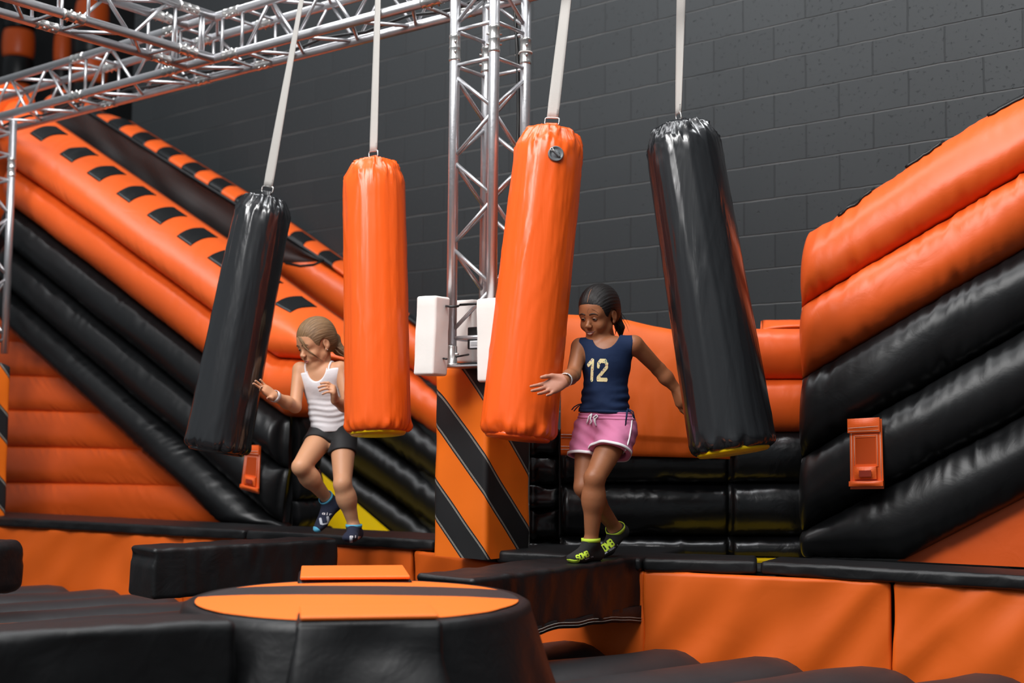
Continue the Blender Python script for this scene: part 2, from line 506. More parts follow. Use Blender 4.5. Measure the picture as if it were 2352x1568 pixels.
def skirt(a, b, zt, zb, label, seed, thick=0.05, amp=0.008, back=0.03, m='orange_pad', name='skirt_panel', group='orange skirt panels under the deck', cat='skirt'):
    a, b = V3(a), V3(b)
    u = (b - a).normalized(); L = (b - a).length
    nn = V3((-u.y, u.x, 0))
    c = (a + b) / 2 + nn * (back + thick / 2); c.z = (zt + zb) / 2
    def d(p, n):
        s = (p - a).dot(u); z = (zt - p.z)
        f = max(0, -n.dot(nn))
        k = (nz((s * 0.8 + z * 0.5) * 7 + seed, z * 1.5, 2.0) * 1.6 - abs(nz((s + z * 0.7) * 5 + seed, z * 2.0, 7.0)) * 1.6 + 0.5) * amp * 1.6 + nz(s * 3 + seed, z * 3, 5) * amp * 1.5
        k += 0.006 * nz(s * 30 + seed, 1.0) * math.exp(-z * 22)
        return f * k
    o = mk(name, *rbox(c, (u, nn, UP), (L / 2, thick / 2, (zt - zb) / 2), 0.016, 0.03, d), M[m], origin=c)
    return tag(o, label, cat, group)
ZT, ZB = P - PT - 0.002, 0.05
def along(p, q, px):                # point on the deck edge seen at pixel column px
    best = None
    for i in range(801):
        t = -0.3 + 1.6 * i / 800
        w_ = p.lerp(q, t)
        c_ = CAM.inverted() @ w_
        x = 1176 + FPX * c_.x / -c_.z
        if best is None or abs(x - px) < best[0]: best = (abs(x - px), w_)
    return best[1]
S1 = along(E0, E1, 413)
skirt(E0, S1 - (E1 - E0).normalized() * 0.004, ZT, ZB, 'wrinkled orange skirt panel below the left slide, partly behind the left beam', 3.0, amp=0.012)
skirt(S1 + (E1 - E0).normalized() * 0.004, E1, ZT, ZB, 'orange skirt panel just above the left black beam', 8.0)
S2 = along(E1, E2, 942)
skirt(E1, S2 - (E2 - E1).normalized() * 0.004, ZT, ZB, 'orange skirt panel right of the left beam, below the girl in white', 13.0)
skirt(S2 + (E2 - E1).normalized() * 0.004, E3 + (E3 - E2).normalized() * 0.0, ZT - 0.004, ZB, 'crumpled orange skirt panel at the foot of the striped post', 18.0, amp=0.012)
skirt(E3, E4, ZT, ZB, 'orange skirt panel behind and below the right black beam', 23.0)
S4 = along(E5, E6, 2047)
skirt(E4, S4 - (E6 - E5).normalized() * 0.004, ZT, ZB, 'broad orange skirt panel right of the right beam', 28.0, amp=0.010)
skirt(S4 + (E6 - E5).normalized() * 0.004, E6, ZT, ZB, 'orange skirt panel at the far right of the deck edge', 36.0, amp=0.014)

# ---------------------------------------------------------------- padded beams jutting from the deck
def beam(fa, fb, width, height, label, seed, z=P + 0.004):
    """front top edge runs from the free end fa to the deck end fb"""
    a, b = V3(fa), V3(fb)
    a.z = b.z = z
    u = (b - a).normalized(); L = (b - a).length
    nn = V3((-u.y, u.x, 0))
    root = thing('padded_beam', label, 'beam', (a + b) / 2 + nn * width / 2 - UP * height, 'black padded beams over the floor tubes')
    c = (a + b) / 2 + nn * width / 2 - UP * height / 2
    def d(p, n):
        s = (p - a).dot(u); h = z - p.z
        f = max(0, -n.dot(nn)); e = max(0, -n.dot(u)); t = max(0, n.z)
        k = f * (0.012 * nz(s * 11 + seed, h * 3.0, 1.0) + 0.010 * abs(nz(s * 17 + seed, h * 6 - s * 3, 4.0)) )
        k += t * 0.006 * nz(s * 12 + seed, (p - a).dot(nn) * 6)
        k += e * (0.012 * nz((p - a).dot(nn) * 9 + seed, h * 7) - 0.02 * math.exp(-((h - 0.045) / 0.02) ** 2))
        return k
    mk('cover', *rbox(c, (u, nn, UP), (L / 2, width / 2, height / 2), 0.022, 0.02, d), M['black_pad'], root)
    return root, a, b, u, nn
B1 = beam(onz(352, 1262, P), onz(778, 1239, P), 0.27, 0.235, 'black padded beam jutting out below the left girl', 2.0)
B2 = beam(onz(1086, 1331, P), onz(1473, 1280, P), 0.29, 0.25, 'black padded beam the girl in pink shorts is stepping onto', 9.0)
# hanging flap with two stitched seams at the deck end of the right beam
root, a, b, u, nn = B2
fl = []
for i in range(25):
    s = i / 24
    p = b - u * (0.86 * (1 - s)) - nn * 0.004
    fl.append(p - UP * (0.235 + 0.012 * nz(s * 6, 1.0)))
rows = [[p + UP * 0.02, p - UP * (0.016 + 0.045 * (i / 24) ** 3) - nn * 0.006 * nz(i * 0.4)] for i, p in enumerate(fl)]
V = [q for r in rows for q in r] + [q + nn * 0.008 for r in rows for q in r]
F = grid_faces(25, 2); F += [tuple(50 + i for i in reversed(f)) for f in grid_faces(25, 2)]
for i in range(24): F += [(2 * i, 2 * i + 50, 2 * i + 52, 2 * i + 2), (2 * i + 1, 2 * i + 3, 2 * i + 53, 2 * i + 51)]
flap = mk('flap', V, F, M['black_pad'], root)
for off in (0.012, 0.024):
    mk('stitching', *tube([r[1] + UP * off - nn * 0.003 for r in rows], 0.0011, 5), M['white_thread'], flap)
e = onz(30, 1252, P)
ux, nx = hdir(20)
c = e - ux * 0.38 + nx * 0.10 - UP * 0.12
rt = thing('padded_beam', 'black padded beam end cut off by the left picture border', 'beam', c - UP * 0.12, 'black padded beams over the floor tubes')
mk('cover', *rbox(c, (ux, nx, UP), (0.26, 0.13, 0.12), 0.04, 0.025, wrinkle(0.010, 8, 4)), M['black_pad'], rt)
mk('strap', *tube([c + ux * 0.16 - nx * 0.17 - UP * 0.10, c + ux * 0.20 - nx * 0.20 - UP * 0.22, c + ux * 0.26 - nx * 0.22 - UP * 0.31], 0.014, 8), M['black_pad'], rt)
# near block
e = onz(548, 1424, P)
un, nn_ = hdir(-27)
c = e - un * 0.75 + nn_ * 0.11 - UP * 0.24
def nd(p, n):
    s = (p - e).dot(un); h = P - p.z
    f = max(0, -n.dot(nn_))
    return f * (0.035 * nz(s * 3.2 - h * 2.5, h * 2.0, 4.0) - 0.01) + 0.006 * nz(s * 10, h * 10)
rt = thing('padded_block', 'out-of-focus black padded block closest to the camera, lower left corner', 'block', c - UP * 0.24)
mk('cover', *rbox(c, (un, nn_, UP), (0.75, 0.11, 0.24), 0.03, 0.025, nd), M['black_pad'], rt)

# ---------------------------------------------------------------- round drum in the middle
DC = V3(onz(824, 1366, P)); DR = 0.578
root = thing('padded_drum', 'round black drum with orange-striped top in the foreground', 'drum', (DC.x, DC.y, 0.30))
m, nt, b = nodes('drum_top_stripes')
tc = N(nt, 'ShaderNodeTexCoord'); sp = N(nt, 'ShaderNodeSeparateXYZ')
nt.links.new(tc.outputs['Object'], sp.inputs[0])
n1 = N(nt, 'ShaderNodeTexNoise', i_Scale=3.0); nt.links.new(tc.outputs['Object'], n1.inputs['Vector'])
yy = N(nt, 'ShaderNodeMath', operation='MULTIPLY_ADD'); yy.inputs[1].default_value = 0.03
nt.links.new(n1.outputs[0], yy.inputs[0]); nt.links.new(sp.outputs['Y'], yy.inputs[2])
sb = N(nt, 'ShaderNodeMath', operation='SUBTRACT'); sb.inputs[1].default_value = 0.135
nt.links.new(yy.outputs[0], sb.inputs[0])
ab = N(nt, 'ShaderNodeMath', operation='ABSOLUTE'); nt.links.new(sb.outputs[0], ab.inputs[0])
st = N(nt, 'ShaderNodeMath', operation='GREATER_THAN'); st.inputs[1].default_value = 0.135
nt.links.new(ab.outputs[0], st.inputs[0])
mx = N(nt, 'ShaderNodeMix', data_type='RGBA'); mx.inputs[6].default_value = (0.022, 0.021, 0.022, 1); mx.inputs[7].default_value = (0.85, 0.17, 0.014, 1)
nt.links.new(st.outputs[0], mx.inputs[0]); nt.links.new(mx.outputs[2], b.inputs['Base Color'])
b.inputs['Roughness'].default_value = 0.5
K = 120
def ring(r, z, amp=0.0, sd=0.0):
    return [DC + V3((math.cos(2 * math.pi * k / K) * (r + amp * nz(math.cos(2 * math.pi * k / K) * 5 + sd, math.sin(2 * math.pi * k / K) * 5, z * 3)),
                     math.sin(2 * math.pi * k / K) * (r + amp * nz(math.cos(2 * math.pi * k / K) * 5 + sd, math.sin(2 * math.pi * k / K) * 5, z * 3)), z - P)) for k in range(K)]
tops = [ring(r, P - 0.012 * (r / 0.54) ** 4 + 0.002, 0.006) for r in (0.04, 0.2, 0.36, 0.48, 0.535)]
V, F = loft(tops, True, False)
mk('top_cover', V, F, m, root, flip=True)
side = [ring(0.533, P - 0.016, 0.006), ring(0.556, P - 0.010, 0.006), ring(DR, P - 0.022), ring(DR + 0.006, P - 0.045)]
for i in range(1, 13):
    t = i / 12
    side.append(ring(DR + 0.006 + 0.105 * t, P - 0.045 - 0.315 * t, 0.022 * t, 3))
V, F = loft(side, False, True)
mk('side_cover', V, F, M['black_pad'], root, flip=True)
mk('hem', *tube([p for p in ring(DR + 0.115, P - 0.352, 0.022, 3)], 0.008, 8, closed=True), M['black_pad'], root)
def tongue(yaw, reach, h0, zt):
    d = V3((math.sin(yaw), -math.cos(yaw), 0)); s = V3((math.cos(yaw), math.sin(yaw), 0))
    c = DC + d * (DR - 0.10 + reach / 2); c.z = (zt + h0) / 2
    hd = lambda p, n: (0.05 * nz(p.x * 4 + p.z * 3.2 + yaw, p.z * 3.5 - p.x * 2, 2.0) * min(1, (zt - p.z) / 0.1) - 0.012) * max(0, n.dot(d)) + 0.12 * max(0, n.dot(d)) * max(0, zt - p.z) / 0.36 - 0.004
    o = mk('arm_socket', *rbox(c, (s, d, UP), (0.215, 0.10 + reach / 2, (zt - h0) / 2), 0.022, 0.03, hd), M['black_pad'], root)
    tp = V3(c); tp.z = zt + 0.006
    mk('socket_top', *rbox(tp - d * 0.012, (s, d, UP), (0.200, 0.09 + reach / 2, 0.006), 0.005, 0.05), M['orange_top'], o)
M['orange_top'] = mat('orange_top_fabric', (0.85, 0.17, 0.014), 0.5, 0.08, 6.0, fine=0.08)
tongue(0.17, 0.06, 0.33, P + 0.004)
tongue(math.pi + 0.15, 0.22, 0.45, P + 0.010)

# ---------------------------------------------------------------- air-filled floor tubes
root = thing('inflatable_floor', 'bed of dark inflated floor tubes with thin orange seams around the drum', 'inflatable', (0, 4.2, 0.0))
TU = V3((math.sin(R(55)), math.cos(R(55)), 0)); TN = V3((math.cos(R(55)), -math.sin(R(55)), 0))
o0 = onz(1700, 1490, 0.42)
wt = 0.375
# the tubes stop at the deck edge
edge = [E0, E1, E2, E3, E4, E6]
def deck_hit(p0):
    best = 9.0
    for q0, q1 in zip(edge, edge[1:]):
        e_ = q1 - q0
        den = TU.x * e_.y - TU.y * e_.x
        if abs(den) < 1e-6: continue
        r_ = q0 - p0
        t = (r_.x * e_.y - r_.y * e_.x) / den
        k = (r_.x * TU.y - r_.y * TU.x) / den
        if -0.02 <= k <= 1.02 and t > -1: best = min(best, t)
    return best
for i in range(-13, 8):
    base = V3((o0.x, o0.y, 0)) + TN * (wt * (i + 0.55)) - TU * 5.0
    Lh = min(deck_hit(base) + 0.06, 9.0)
    st_ = 0.0
    ncr = 11
    rings = []
    nseg = int(Lh / 0.07)
    for s in range(nseg + 1):
        t = Lh * s / nseg
        endk = min(1.0, (Lh - t) / 0.14); endk = math.sqrt(max(0.02, 1 - (1 - endk) ** 2))
        rg = []
        for j in range(ncr):
            a = math.pi * j / (ncr - 1)
            cr = math.cos(a) * wt * 0.497; h = 0.13 * math.sin(a) ** 0.8 * (0.35 + 0.65 * endk)
            q = base + TU * t - TN * cr
            rg.append(V3((q.x, q.y, 0.29 + h + 0.010 * nz(q.x * 3, q.y * 3, i) * math.sin(a))))
        rg.append(V3((base + TU * t + TN * wt * 0.497).to_tuple()) + UP * 0.02); rg.append(V3((base + TU * t - TN * wt * 0.497).to_tuple()) + UP * 0.02)
        rings.append(rg)
    V, F = loft(rings)
    f = F[len(F) // 2]
    tb = mk('air_tube', V, F, M['mat_black'], root)
    if i % 2 == 0:
        mk('seam', *tube([base + TU * ((Lh - 0.25) * q / 60) + TN * wt * 0.365 + UP * 0.372 for q in range(61)], [0.017 * min(1, 0.15 + (60 - q) / 22) for q in range(61)], 8), M['orange_top'], tb)
# ---------------------------------------------------------------- left inflatable slide
OI, BI = M['orange_inflatable'], M['black_inflatable']
UL, NL = hdir(28)
SB = onz(672, 1212, P - 0.03)
n_near = -NL
def nearp(px, py, off=0.0): return onp(px, py, SB + NL * off, NL)
SLW = 0.28                          # thickness of the near side wall
slide = thing('inflatable_slide', 'tall orange and black inflatable slide descending from the upper left', 'slide', SB)
# near side wall: five slanting tubes, lowest first
def L(*pts, off=0.0): return [nearp(x, y, off) for x, y in pts]
S5 = [(16, 738), (25, 748), (235, 939), (337, 1033), (522, 1205), (530, 1213)]
S4 = [(16, 650), (29, 660), (425, 1000), (464, 1033), (662, 1212)]
S3 = [(20, 555), (32, 565), (446, 900), (664, 1077)]
S2 = [(30, 466), (40, 475), (78, 502), (466, 803), (592, 903), (668, 957)]
S2x = S2 + [(772, 959)]
S1l = [(30, 376), (41, 384), (255, 533), (486, 704), (619, 800), (655, 823)]
S1x = S1l + [(772, 826)]
U0 = [(40, 224), (126, 282), (493, 533), (640, 634), (712, 686), (806, 752)]
D_ = 0.15
band(L(*S5), L(*S4), n_near, 0.16, 'side_tube', BI, slide, seed=1)
band(L(*S4[:3], (650, 1200)), L(*S3), n_near, 0.16, 'side_tube', BI, slide, seed=2)
band(L(*S3), L(*S2), n_near, 0.16, 'side_tube', BI, slide, seed=3, end=(0.6, 0.2))
band(L(*S2x), L(*S1x), n_near, 0.16, 'side_tube', OI, slide, seed=4, end=(0.6, 0.8))
top_o, rows = band(L(*S1l, (806, 830)), L(*U0, off=0.34), n_near, 0.26, 'top_tube', OI, slide, seed=5, end=(0.5, 0.75), nt=30, power=0.5)
def col_s(px):       # fraction along the top tube for a pixel column
    best = None
    for i, r in enumerate(rows):
        c_ = CAM.inverted() @ r[22]
        x = 1176 + FPX * c_.x / -c_.z
        if best is None or abs(x - px) < best[0]: best = (abs(x - px), i / (len(rows) - 1))
    return best[1]
for x in (100, 168, 232, 299, 370, 441, 512, 590, 668):
    s_ = col_s(x)
    patch(rows, s_ - 0.026, s_ + 0.014, 0.66, 0.93, n_near, 'check_patch', BI, top_o, skew=0.022)
# ribbed orange panel under the slanting tubes
ys = [700, 783, 865, 946, 1030, 1113, 1200]
def s5x(y):
    for (x0, y0), (x1, y1) in zip(S5, S5[1:]):
        if y0 <= y <= y1: return x0 + (x1 - x0) * (y - y0) / (y1 - y0)
    return S5[-1][0] if y > S5[-1][1] else S5[0][0]
for i in range(len(ys) - 1):
    yt, yb = ys[i], ys[i + 1]
    band(L((-160, yb - 12), (s5x(yb) + 30, yb + 6), off=0.06), L((-160, yt - 8), (max(30, s5x(yt) + 30), yt), off=0.06), n_near, 0.05, 'rib_panel', OI, slide, seed=20 + i, end=(0, 0.3), wr=0.010)
# end of the near wall, facing right
def endp(px, py, off=0.0): return onp(px, py, SB + UL * off, UL)
ew = [(670, 758)]
def EL(y, x1=752): 
    a = endp(670, y); b_ = a + NL * SLW
    return [a, b_]
for i, (yt, yb) in enumerate(((957, 1078), (1078, 1150), (1150, 1213))):
    band(EL(yb), EL(yt), UL, 0.05, 'end_tube', BI, slide, seed=30 + i, end=(0.35, 0.5), wr=0.014, freq=22, step=0.015, back=0.0)
band(EL(957), EL(800), UL, 0.06, 'end_tube', OI, slide, seed=35, end=(0.4, 0.7), wr=0.016, freq=20, step=0.015, back=0.0)
core = [SB, SB + NL * SLW, SB + NL * SLW - UL * 3.9, SB - UL * 3.9]
core = [V3((p.x, p.y, P - 0.03)) for p in core]
# inner core of the near wall so that it is solid from behind
ct = [nearp(*q, off=0.10) for q in ((30, 330), (486, 660), (660, 770), (660, 1205), (540, 1205), (30, 745))]
slab(ct, NL, SLW - 0.12, 'wall_core', BI, slide)
mk('slide_base', *rbox(SB + NL * 0.24 - UL * 2.0 - UP * 0.385, (UL, NL, UP), (2.0, 0.20, 0.375), 0.03, 0.3), BI, slide)
# far side wall
FW = SB + NL * 1.55
def farp(px, py, off=0.0): return onp(px, py, FW + NL * off, NL)
def FL(*pts, off=0.0): return [farp(x, y, off) for x, y in pts]
ck_b = [(150, 218), (221, 269), (541, 469), (745, 602), (1090, 836)]
ck_t = [(170, 212), (235, 257), (293, 276), (565, 442), (789, 597), (1090, 810)]
top_f, rows = band(FL(*ck_b), FL(*ck_t, off=0.10), n_near, 0.12, 'top_tube', OI, slide, seed=41, end=(0, 0.4), nt=24)
nck = 15
for i in range(nck):
    s_ = 0.012 + i / nck
    patch(rows, s_, s_ + 0.5 / nck, 0.02, 0.98, n_near, 'check_patch', BI, top_f, skew=0.0)
f1 = [(120, 262), (650, 640), (790, 736), (1090, 947)]
f2 = [(120, 372), (650, 748), (790, 846), (950, 957), (1090, 1054)]
f3 = [(120, 480), (790, 953), (930, 1050), (1090, 1163)]
f4 = [(120, 590), (790, 1062), (930, 1157), (1090, 1270)]
f5 = [(120, 690), (790, 1165), (915, 1252), (1090, 1350)]
for k, (lo, hi, mm, dp) in enumerate(((f1, ck_b, OI, 0.16), (f2, f1, OI, 0.16), (f3, f2, BI, 0.15), (f4, f3, BI, 0.15), (f5, f4, BI, 0.15))):
    band(FL(*lo), FL(*hi), n_near, dp, 'side_tube', mm, slide, seed=50 + k, end=(0, 0.35))
# yellow sliding bed between the walls
bd = [farp(655, 1014, -0.17), farp(1000, 1310, -0.17)]
bd2 = [p - NL * 0.93 for p in bd]
slab([bd[0], bd[1], bd2[1], bd2[0]], V3((0, 0, -1)), 0.05, 'slide_bed', M['yellow_vinyl'], slide)
ye = at(578, 1214, 7.62)
mk('bed_corner', *rbox(ye - UP * 0.03, (UL, NL, UP), (0.066, 0.05, 0.045), 0.042, 0.02), M['yellow_vinyl'], slide)
# dark safety netting along the slide
m, nt, b = nodes('dark_netting')
b.inputs['Base Color'].default_value = (0.012, 0.011, 0.011, 1); b.inputs['Roughness'].default_value = 0.6; b.inputs['Alpha'].default_value = 0.86
M['net'] = m
NP = SB + NL * 0.95
def netp(px, py): return onp(px, py, NP, NL)
up_ = [(120, 203), (221, 269), (380, 369), (541, 469), (656, 542), (742, 599)]
lo_ = [(120, 300), (221, 374), (380, 490), (541, 600), (656, 604), (741, 600.5)]
ups = resample([netp(*q) for q in up_], 40); los = [netp(*q) for q in lo_]
los = resample(los, 40)
rowsn = [[ups[i].lerp(los[i], j / 9) + NL * 0.05 * nz(i * 0.25, j * 0.3) * math.sin(math.pi * j / 9) for j in range(10)] for i in range(40)]
V = [p for r in rowsn for p in r]; V += [p + NL * 0.003 for p in V]
F = grid_faces(40, 10); F += [tuple(400 + i for i in reversed(f)) for f in F]
net = mk('safety_net', V, F, M['net'], slide)
mk('net_hem', *tube(ups, 0.014, 8), M['black_pad'], net)
mk('net_hem', *tube([netp(656, 604), netp(690, 611), netp(720, 608), netp(742, 599)], 0.010, 8), M['black_pad'], net)
# upper platform block at the far left
tb = nearp(-60, 380, 0.25)
mk('tower_wall', *rbox(tb + UP * 0.05, (UL, NL, UP), (0.42, 0.25, 0.55), 0.12, 0.06, wrinkle(0.02, 3, 7)), OI, slide)
mk('tower_wall', *rbox(tb - UP * 0.88, (UL, NL, UP), (0.42, 0.25, 0.40), 0.12, 0.06, wrinkle(0.02, 3, 9)), BI, slide)

# sleeve pouch sewn on an inflatable
def pouch(P4, n, parent, label=None):
    """P4(x, y): point of the pouch's front for x, y in 0..1 (right, down)"""
    def quad(x0, y0, x1, y1, lift, th, name, m_, par, nseg=8, bulge=0.0):
        top, bot = [], []
        for i in range(nseg + 1):
            for j in range(nseg + 1):
                x = x0 + (x1 - x0) * i / nseg; y = y0 + (y1 - y0) * j / nseg
                q = P4(x, y)
                bl = bulge * math.sin(math.pi * i / nseg) * math.sin(math.pi * min(1, j / nseg))
                top.append(q + n * (lift + th + bl)); bot.append(q + n * lift)
        k = nseg + 1; V = top + bot; o_ = len(top)
        F = grid_faces(k, k) + [tuple(o_ + a for a in reversed(f)) for f in grid_faces(k, k)]
        rim = [i * k for i in range(k)] + [(k - 1) * k + j for j in range(1, k)] + [i * k + k - 1 for i in range(k - 2, -1, -1)] + [j for j in range(k - 2, 0, -1)]
        for a_, b_ in zip(rim, rim[1:] + rim[:1]): F.append((b_, a_, a_ + o_, b_ + o_))
        f = F[0]; nn = (V[f[1]] - V[f[0]]).cross(V[f[3]] - V[f[0]])
        return mk(name, V, F, m_, par, flip=nn.dot(n) < 0, smooth=False)
    def seam(pts, lift, par):
        return mk('stitching', *tube([P4(x, y) + n * lift for x, y in pts], 0.0009, 5), M['white_thread'], par)
    body = quad(0.03, 0.02, 0.97, 0.97, 0.004, 0.010, 'pouch', OI, parent)
    quad(0.21, 0.265, 0.79, 0.63, 0.0145, 0.001, 'window', M['pouch_window'], body)
    for bar in ((0.15, 0.225, 0.85, 0.265), (0.15, 0.63, 0.85, 0.665), (0.15, 0.265, 0.21, 0.63), (0.79, 0.265, 0.85, 0.63)):
        quad(*bar, 0.014, 0.004, 'window_frame', OI, body, 2)
    seam([(0.08, 0.2), (0.08, 0.95)], 0.0155, body); seam([(0.92, 0.2), (0.92, 0.95)], 0.0155, body)
    seam([(0.17, 0.24), (0.83, 0.24), (0.83, 0.65)], 0.019, body); seam([(0.17, 0.24), (0.17, 0.65)], 0.019, body)
    quad(-0.01, 0.0, 0.93, 0.195, 0.022, 0.006, 'flap', OI, body, 8, 0.008)
    seam([(0.02, 0.175), (0.90, 0.175)], 0.030, body); seam([(0.02, 0.13), (0.90, 0.12)], 0.036, body)
    pk = quad(0.17, 0.665, 0.80, 0.835, 0.016, 0.012, 'pocket', OI, body, 8, 0.012)
    quad(0.33, 0.715, 0.68, 0.80, 0.041, 0.001, 'window', M['pocket_window'], body)
    quad(0.02, 0.86, 0.99, 0.93, 0.014, 0.020, 'hem_fold', OI, body, 8, 0.006)
    return body
M['pouch_window'] = mat('pouch_clear_window', (0.50, 0.060, 0.004), 0.25)
M['pocket_window'] = mat('pocket_clear_window', (0.30, 0.030, 0.012), 0.2)
pc = [nearp(566, 1022, -0.17), nearp(601, 1022, -0.17), nearp(553, 1125, -0.17), nearp(597, 1137, -0.17)]
pouch(lambda x, y: pc[0].lerp(pc[1], x).lerp(pc[2].lerp(pc[3], x), y), (n_near + UL * 0.35).normalized(), slide)

# ---------------------------------------------------------------- right inflatable wall
RB = onz(1845, 1275, P - 0.02)
UR, NR = hdir(31)
n_r = -NR
def rp(px, py, off=0.0): return onp(px, py, RB + NR * off, NR)
def RL(*pts, off=0.0): return [rp(x, y, off) for x, y in pts]
rw = thing('inflatable_wall', 'large orange and black inflatable wall rising to the right picture border', 'inflatable', RB)
c0 = [(1852, 548), (1866, 533), (1918, 506), (1991, 453), (2076, 399), (2161, 337), (2253, 279), (2352, 224), (2620, 60)]
c1 = [(1842, 706), (2352, 400), (2620, 239)]
c2 = [(1844, 870), (2352, 573), (2620, 417)]
c3 = [(1842, 1052), (2004, 957), (2352, 758), (2620, 605)]
c4 = [(1842, 1222), (2198, 1033), (2352, 952), (2620, 810)]
c5 = [(1846, 1278), (2076, 1284), (2352, 1143), (2620, 1006)]
c6 = [(1846, 1279), (2075, 1286), (2620, 1312)]
top_o, rows = band(RL(*c1), RL(*c0, off=0.12), n_r, 0.17, 'top_tube', OI, rw, seed=61, end=(0.5, 0), wr=0.020, nt=34)
for x in (1962, 2120, 2318, 2480):
    best = min(range(len(rows)), key=lambda i: abs(1176 + FPX * (lambda q: q.x / -q.z)(CAM.inverted() @ rows[i][26]) - x)) / (len(rows) - 1)
    patch(rows, best - 0.055, best + 0.055, 0.80, 1.0, n_r, 'check_patch', BI, top_o, lift=0.012)
band(RL(*c2), RL(*c1), n_r, 0.15, 'side_tube', OI, rw, seed=62, end=(0.5, 0), wr=0.020)
band(RL(*c3), RL(*c2), n_r, 0.15, 'side_tube', BI, rw, seed=63, end=(0.45, 0), wr=0.020)
band(RL(*c4), RL(*c3), n_r, 0.15, 'side_tube', BI, rw, seed=64, end=(0.45, 0), wr=0.020)
band(RL(*c5), RL(*c4), n_r, 0.13, 'side_tube', BI, rw, seed=65, end=(0.3, 0), wr=0.018)
tri = [rp(*q, off=0.02) for q in ((2060, 1288), (2620, 1315), (2620, 1000))]
slab(tri, NR, 0.25, 'lower_panel', OI, rw)
slab([rp(*q, off=0.05) for q in ((1856, 1272), (1856, 565), (2620, 95), (2620, 1300))], NR, 0.30, 'wall_core', BI, rw)
pr_ = [rp(1951, 962, -0.155), rp(2029, 958, -0.155), rp(1953, 1128, -0.155), rp(2034, 1127, -0.155)]
pouch(lambda x, y: pr_[0].lerp(pr_[1], x).lerp(pr_[2].lerp(pr_[3], x), y), n_r, rw)

# ---------------------------------------------------------------- landing block behind the girl in pink shorts
LB = at(1290, 1262, 6.55)
UB, NB = hdir(2)
n_b = -NB
lb = thing('inflatable_barrier', 'low orange and black inflatable barrier behind the girl in pink shorts', 'inflatable', LB)
def bp_(px, py, off=0.0): return onp(px, py, LB + NB * off, NB)
def BL(*pts, off=0.0): return [bp_(x, y, off) for x, y in pts]
for i, (yt, yb) in enumerate(((1010, 1110), (1110, 1229), (1229, 1300))):
    band(BL((1286, yb), (1674, yb)), BL((1286, yt), (1674, yt)), n_b, 0.10, 'front_tube', M['black_gloss'], lb, seed=70 + i, end=(0.2, 0.2), wr=0.012, freq=12)
for i, (yt, yb) in enumerate(((755, 871), (871, 992), (992, 1108), (1108, 1230), (1230, 1300))):
    band(BL((1672, yb), (1856, yb), off=-0.03), BL((1672, yt), (1856, yt), off=-0.03), n_b, 0.10, 'side_tube', OI if i < 2 else M['black_gloss'], lb, seed=75 + i, end=(0.2, 0), wr=0.009, freq=18)
band(BL((1750, 760), (1862, 760), off=0.12), BL((1752, 735), (1862, 735), off=0.25), n_b, 0.12, 'back_tube', OI, lb, seed=82, end=(0.8, 0))
# narrow left end with crinkled seams
for i, (yt, yb) in enumerate(((985, 1048), (1048, 1113), (1113, 1168), (1168, 1240), (1240, 1300))):
    band(BL((1216, yb), (1289, yb), off=0.02), BL((1216, yt), (1289, yt), off=0.02), n_b, 0.06, 'end_tube', M['black_gloss'], lb, seed=90 + i, end=(0.4, 0.4), wr=0.030, freq=24, step=0.015)
mk('end_seam', *tube([bp_(1286 + 1.5 * nz(y * 0.05), y, -0.075) for y in range(985, 1240, 8)], 0.006, 6), BI, lb)
# orange apron draped over the front
tp = [(1288, 722), (1330, 724), (1440, 735), (1500, 749), (1560, 760), (1676, 764)]
bt = [(1288, 1045), (1450, 1047), (1600, 1051), (1676, 1054)]
ta = resample(BL(*tp, off=0.06), 90); ba = resample(BL(*bt, off=-0.13), 90)
rws = []
for i in range(90):
    rw_ = []
    for j in range(50):
        t = j / 49
        h = 0.10 * math.sin(math.pi * min(1, t * 1.15) ** 0.7) ** 0.8 if t < 0.87 else 0.02
        h = 0.11 * (1 - (2 * min(t, 1) - 1) ** 2) ** 0.5 * (1 - 0.55 * t) + 0.012
        low = max(0, (t - 0.45) / 0.55)
        h += low * (0.012 * nz(i * 0.16 + t * 2, t * 1.5, 2) + 0.010 * abs(nz(i * 0.22 - t * 3, t * 2, 9))) + 0.006 * nz(i * 0.1, t * 4, 3)
        if t > 0.86: h -= 0.010
        rw_.append(ta[i].lerp(ba[i], t) + n_b * h)
    rws.append(rw_)
V = [p for r in rws for p in r]; nV = len(V); V += [p + NB * 0.012 for p in V]
F = grid_faces(90, 50); F2 = [tuple(nV + i for i in reversed(f)) for f in F]
rim = [i * 50 for i in range(90)] + [89 * 50 + j for j in range(1, 50)] + [i * 50 + 49 for i in range(88, -1, -1)] + [j for j in range(48, 0, -1)]
F = F + F2 + [(b_, a_, a_ + nV, b_ + nV) for a_, b_ in zip(rim, rim[1:] + rim[:1])]
nn = (V[1] - V[0]).cross(V[51] - V[0])
f = F[100]; nn = (V[f[1]] - V[f[0]]).cross(V[f[3]] - V[f[0]])
apron = mk('apron', V, F, M['orange_pad'], lb, flip=nn.dot(n_b) < 0)
for t0 in (42, 43, 46, 47):
    for seg in (0,):
        mk('stitching', *tube([rws[i][t0] + n_b * 0.003 for i in range(0, 7)], 0.0011, 5), M['white_thread'], apron)
q0 = LB - UB * 0.05 - NB * 0.13; q0.z = P - PT + 0.008
slab([q0, q0 + UB * 1.22, q0 + UB * 1.22 - NB * 0.13, q0 - NB * 0.20], V3((0, 0, -1)), 0.01, 'landing_bed', M['yellow_vinyl'], lb)
slab(BL((1230, 1255), (1230, 1000), (1300, 1000), (1300, 745), (1680, 775), (1856, 775), (1856, 1262), off=0.05), NB, 0.45, 'barrier_core', BI, lb)

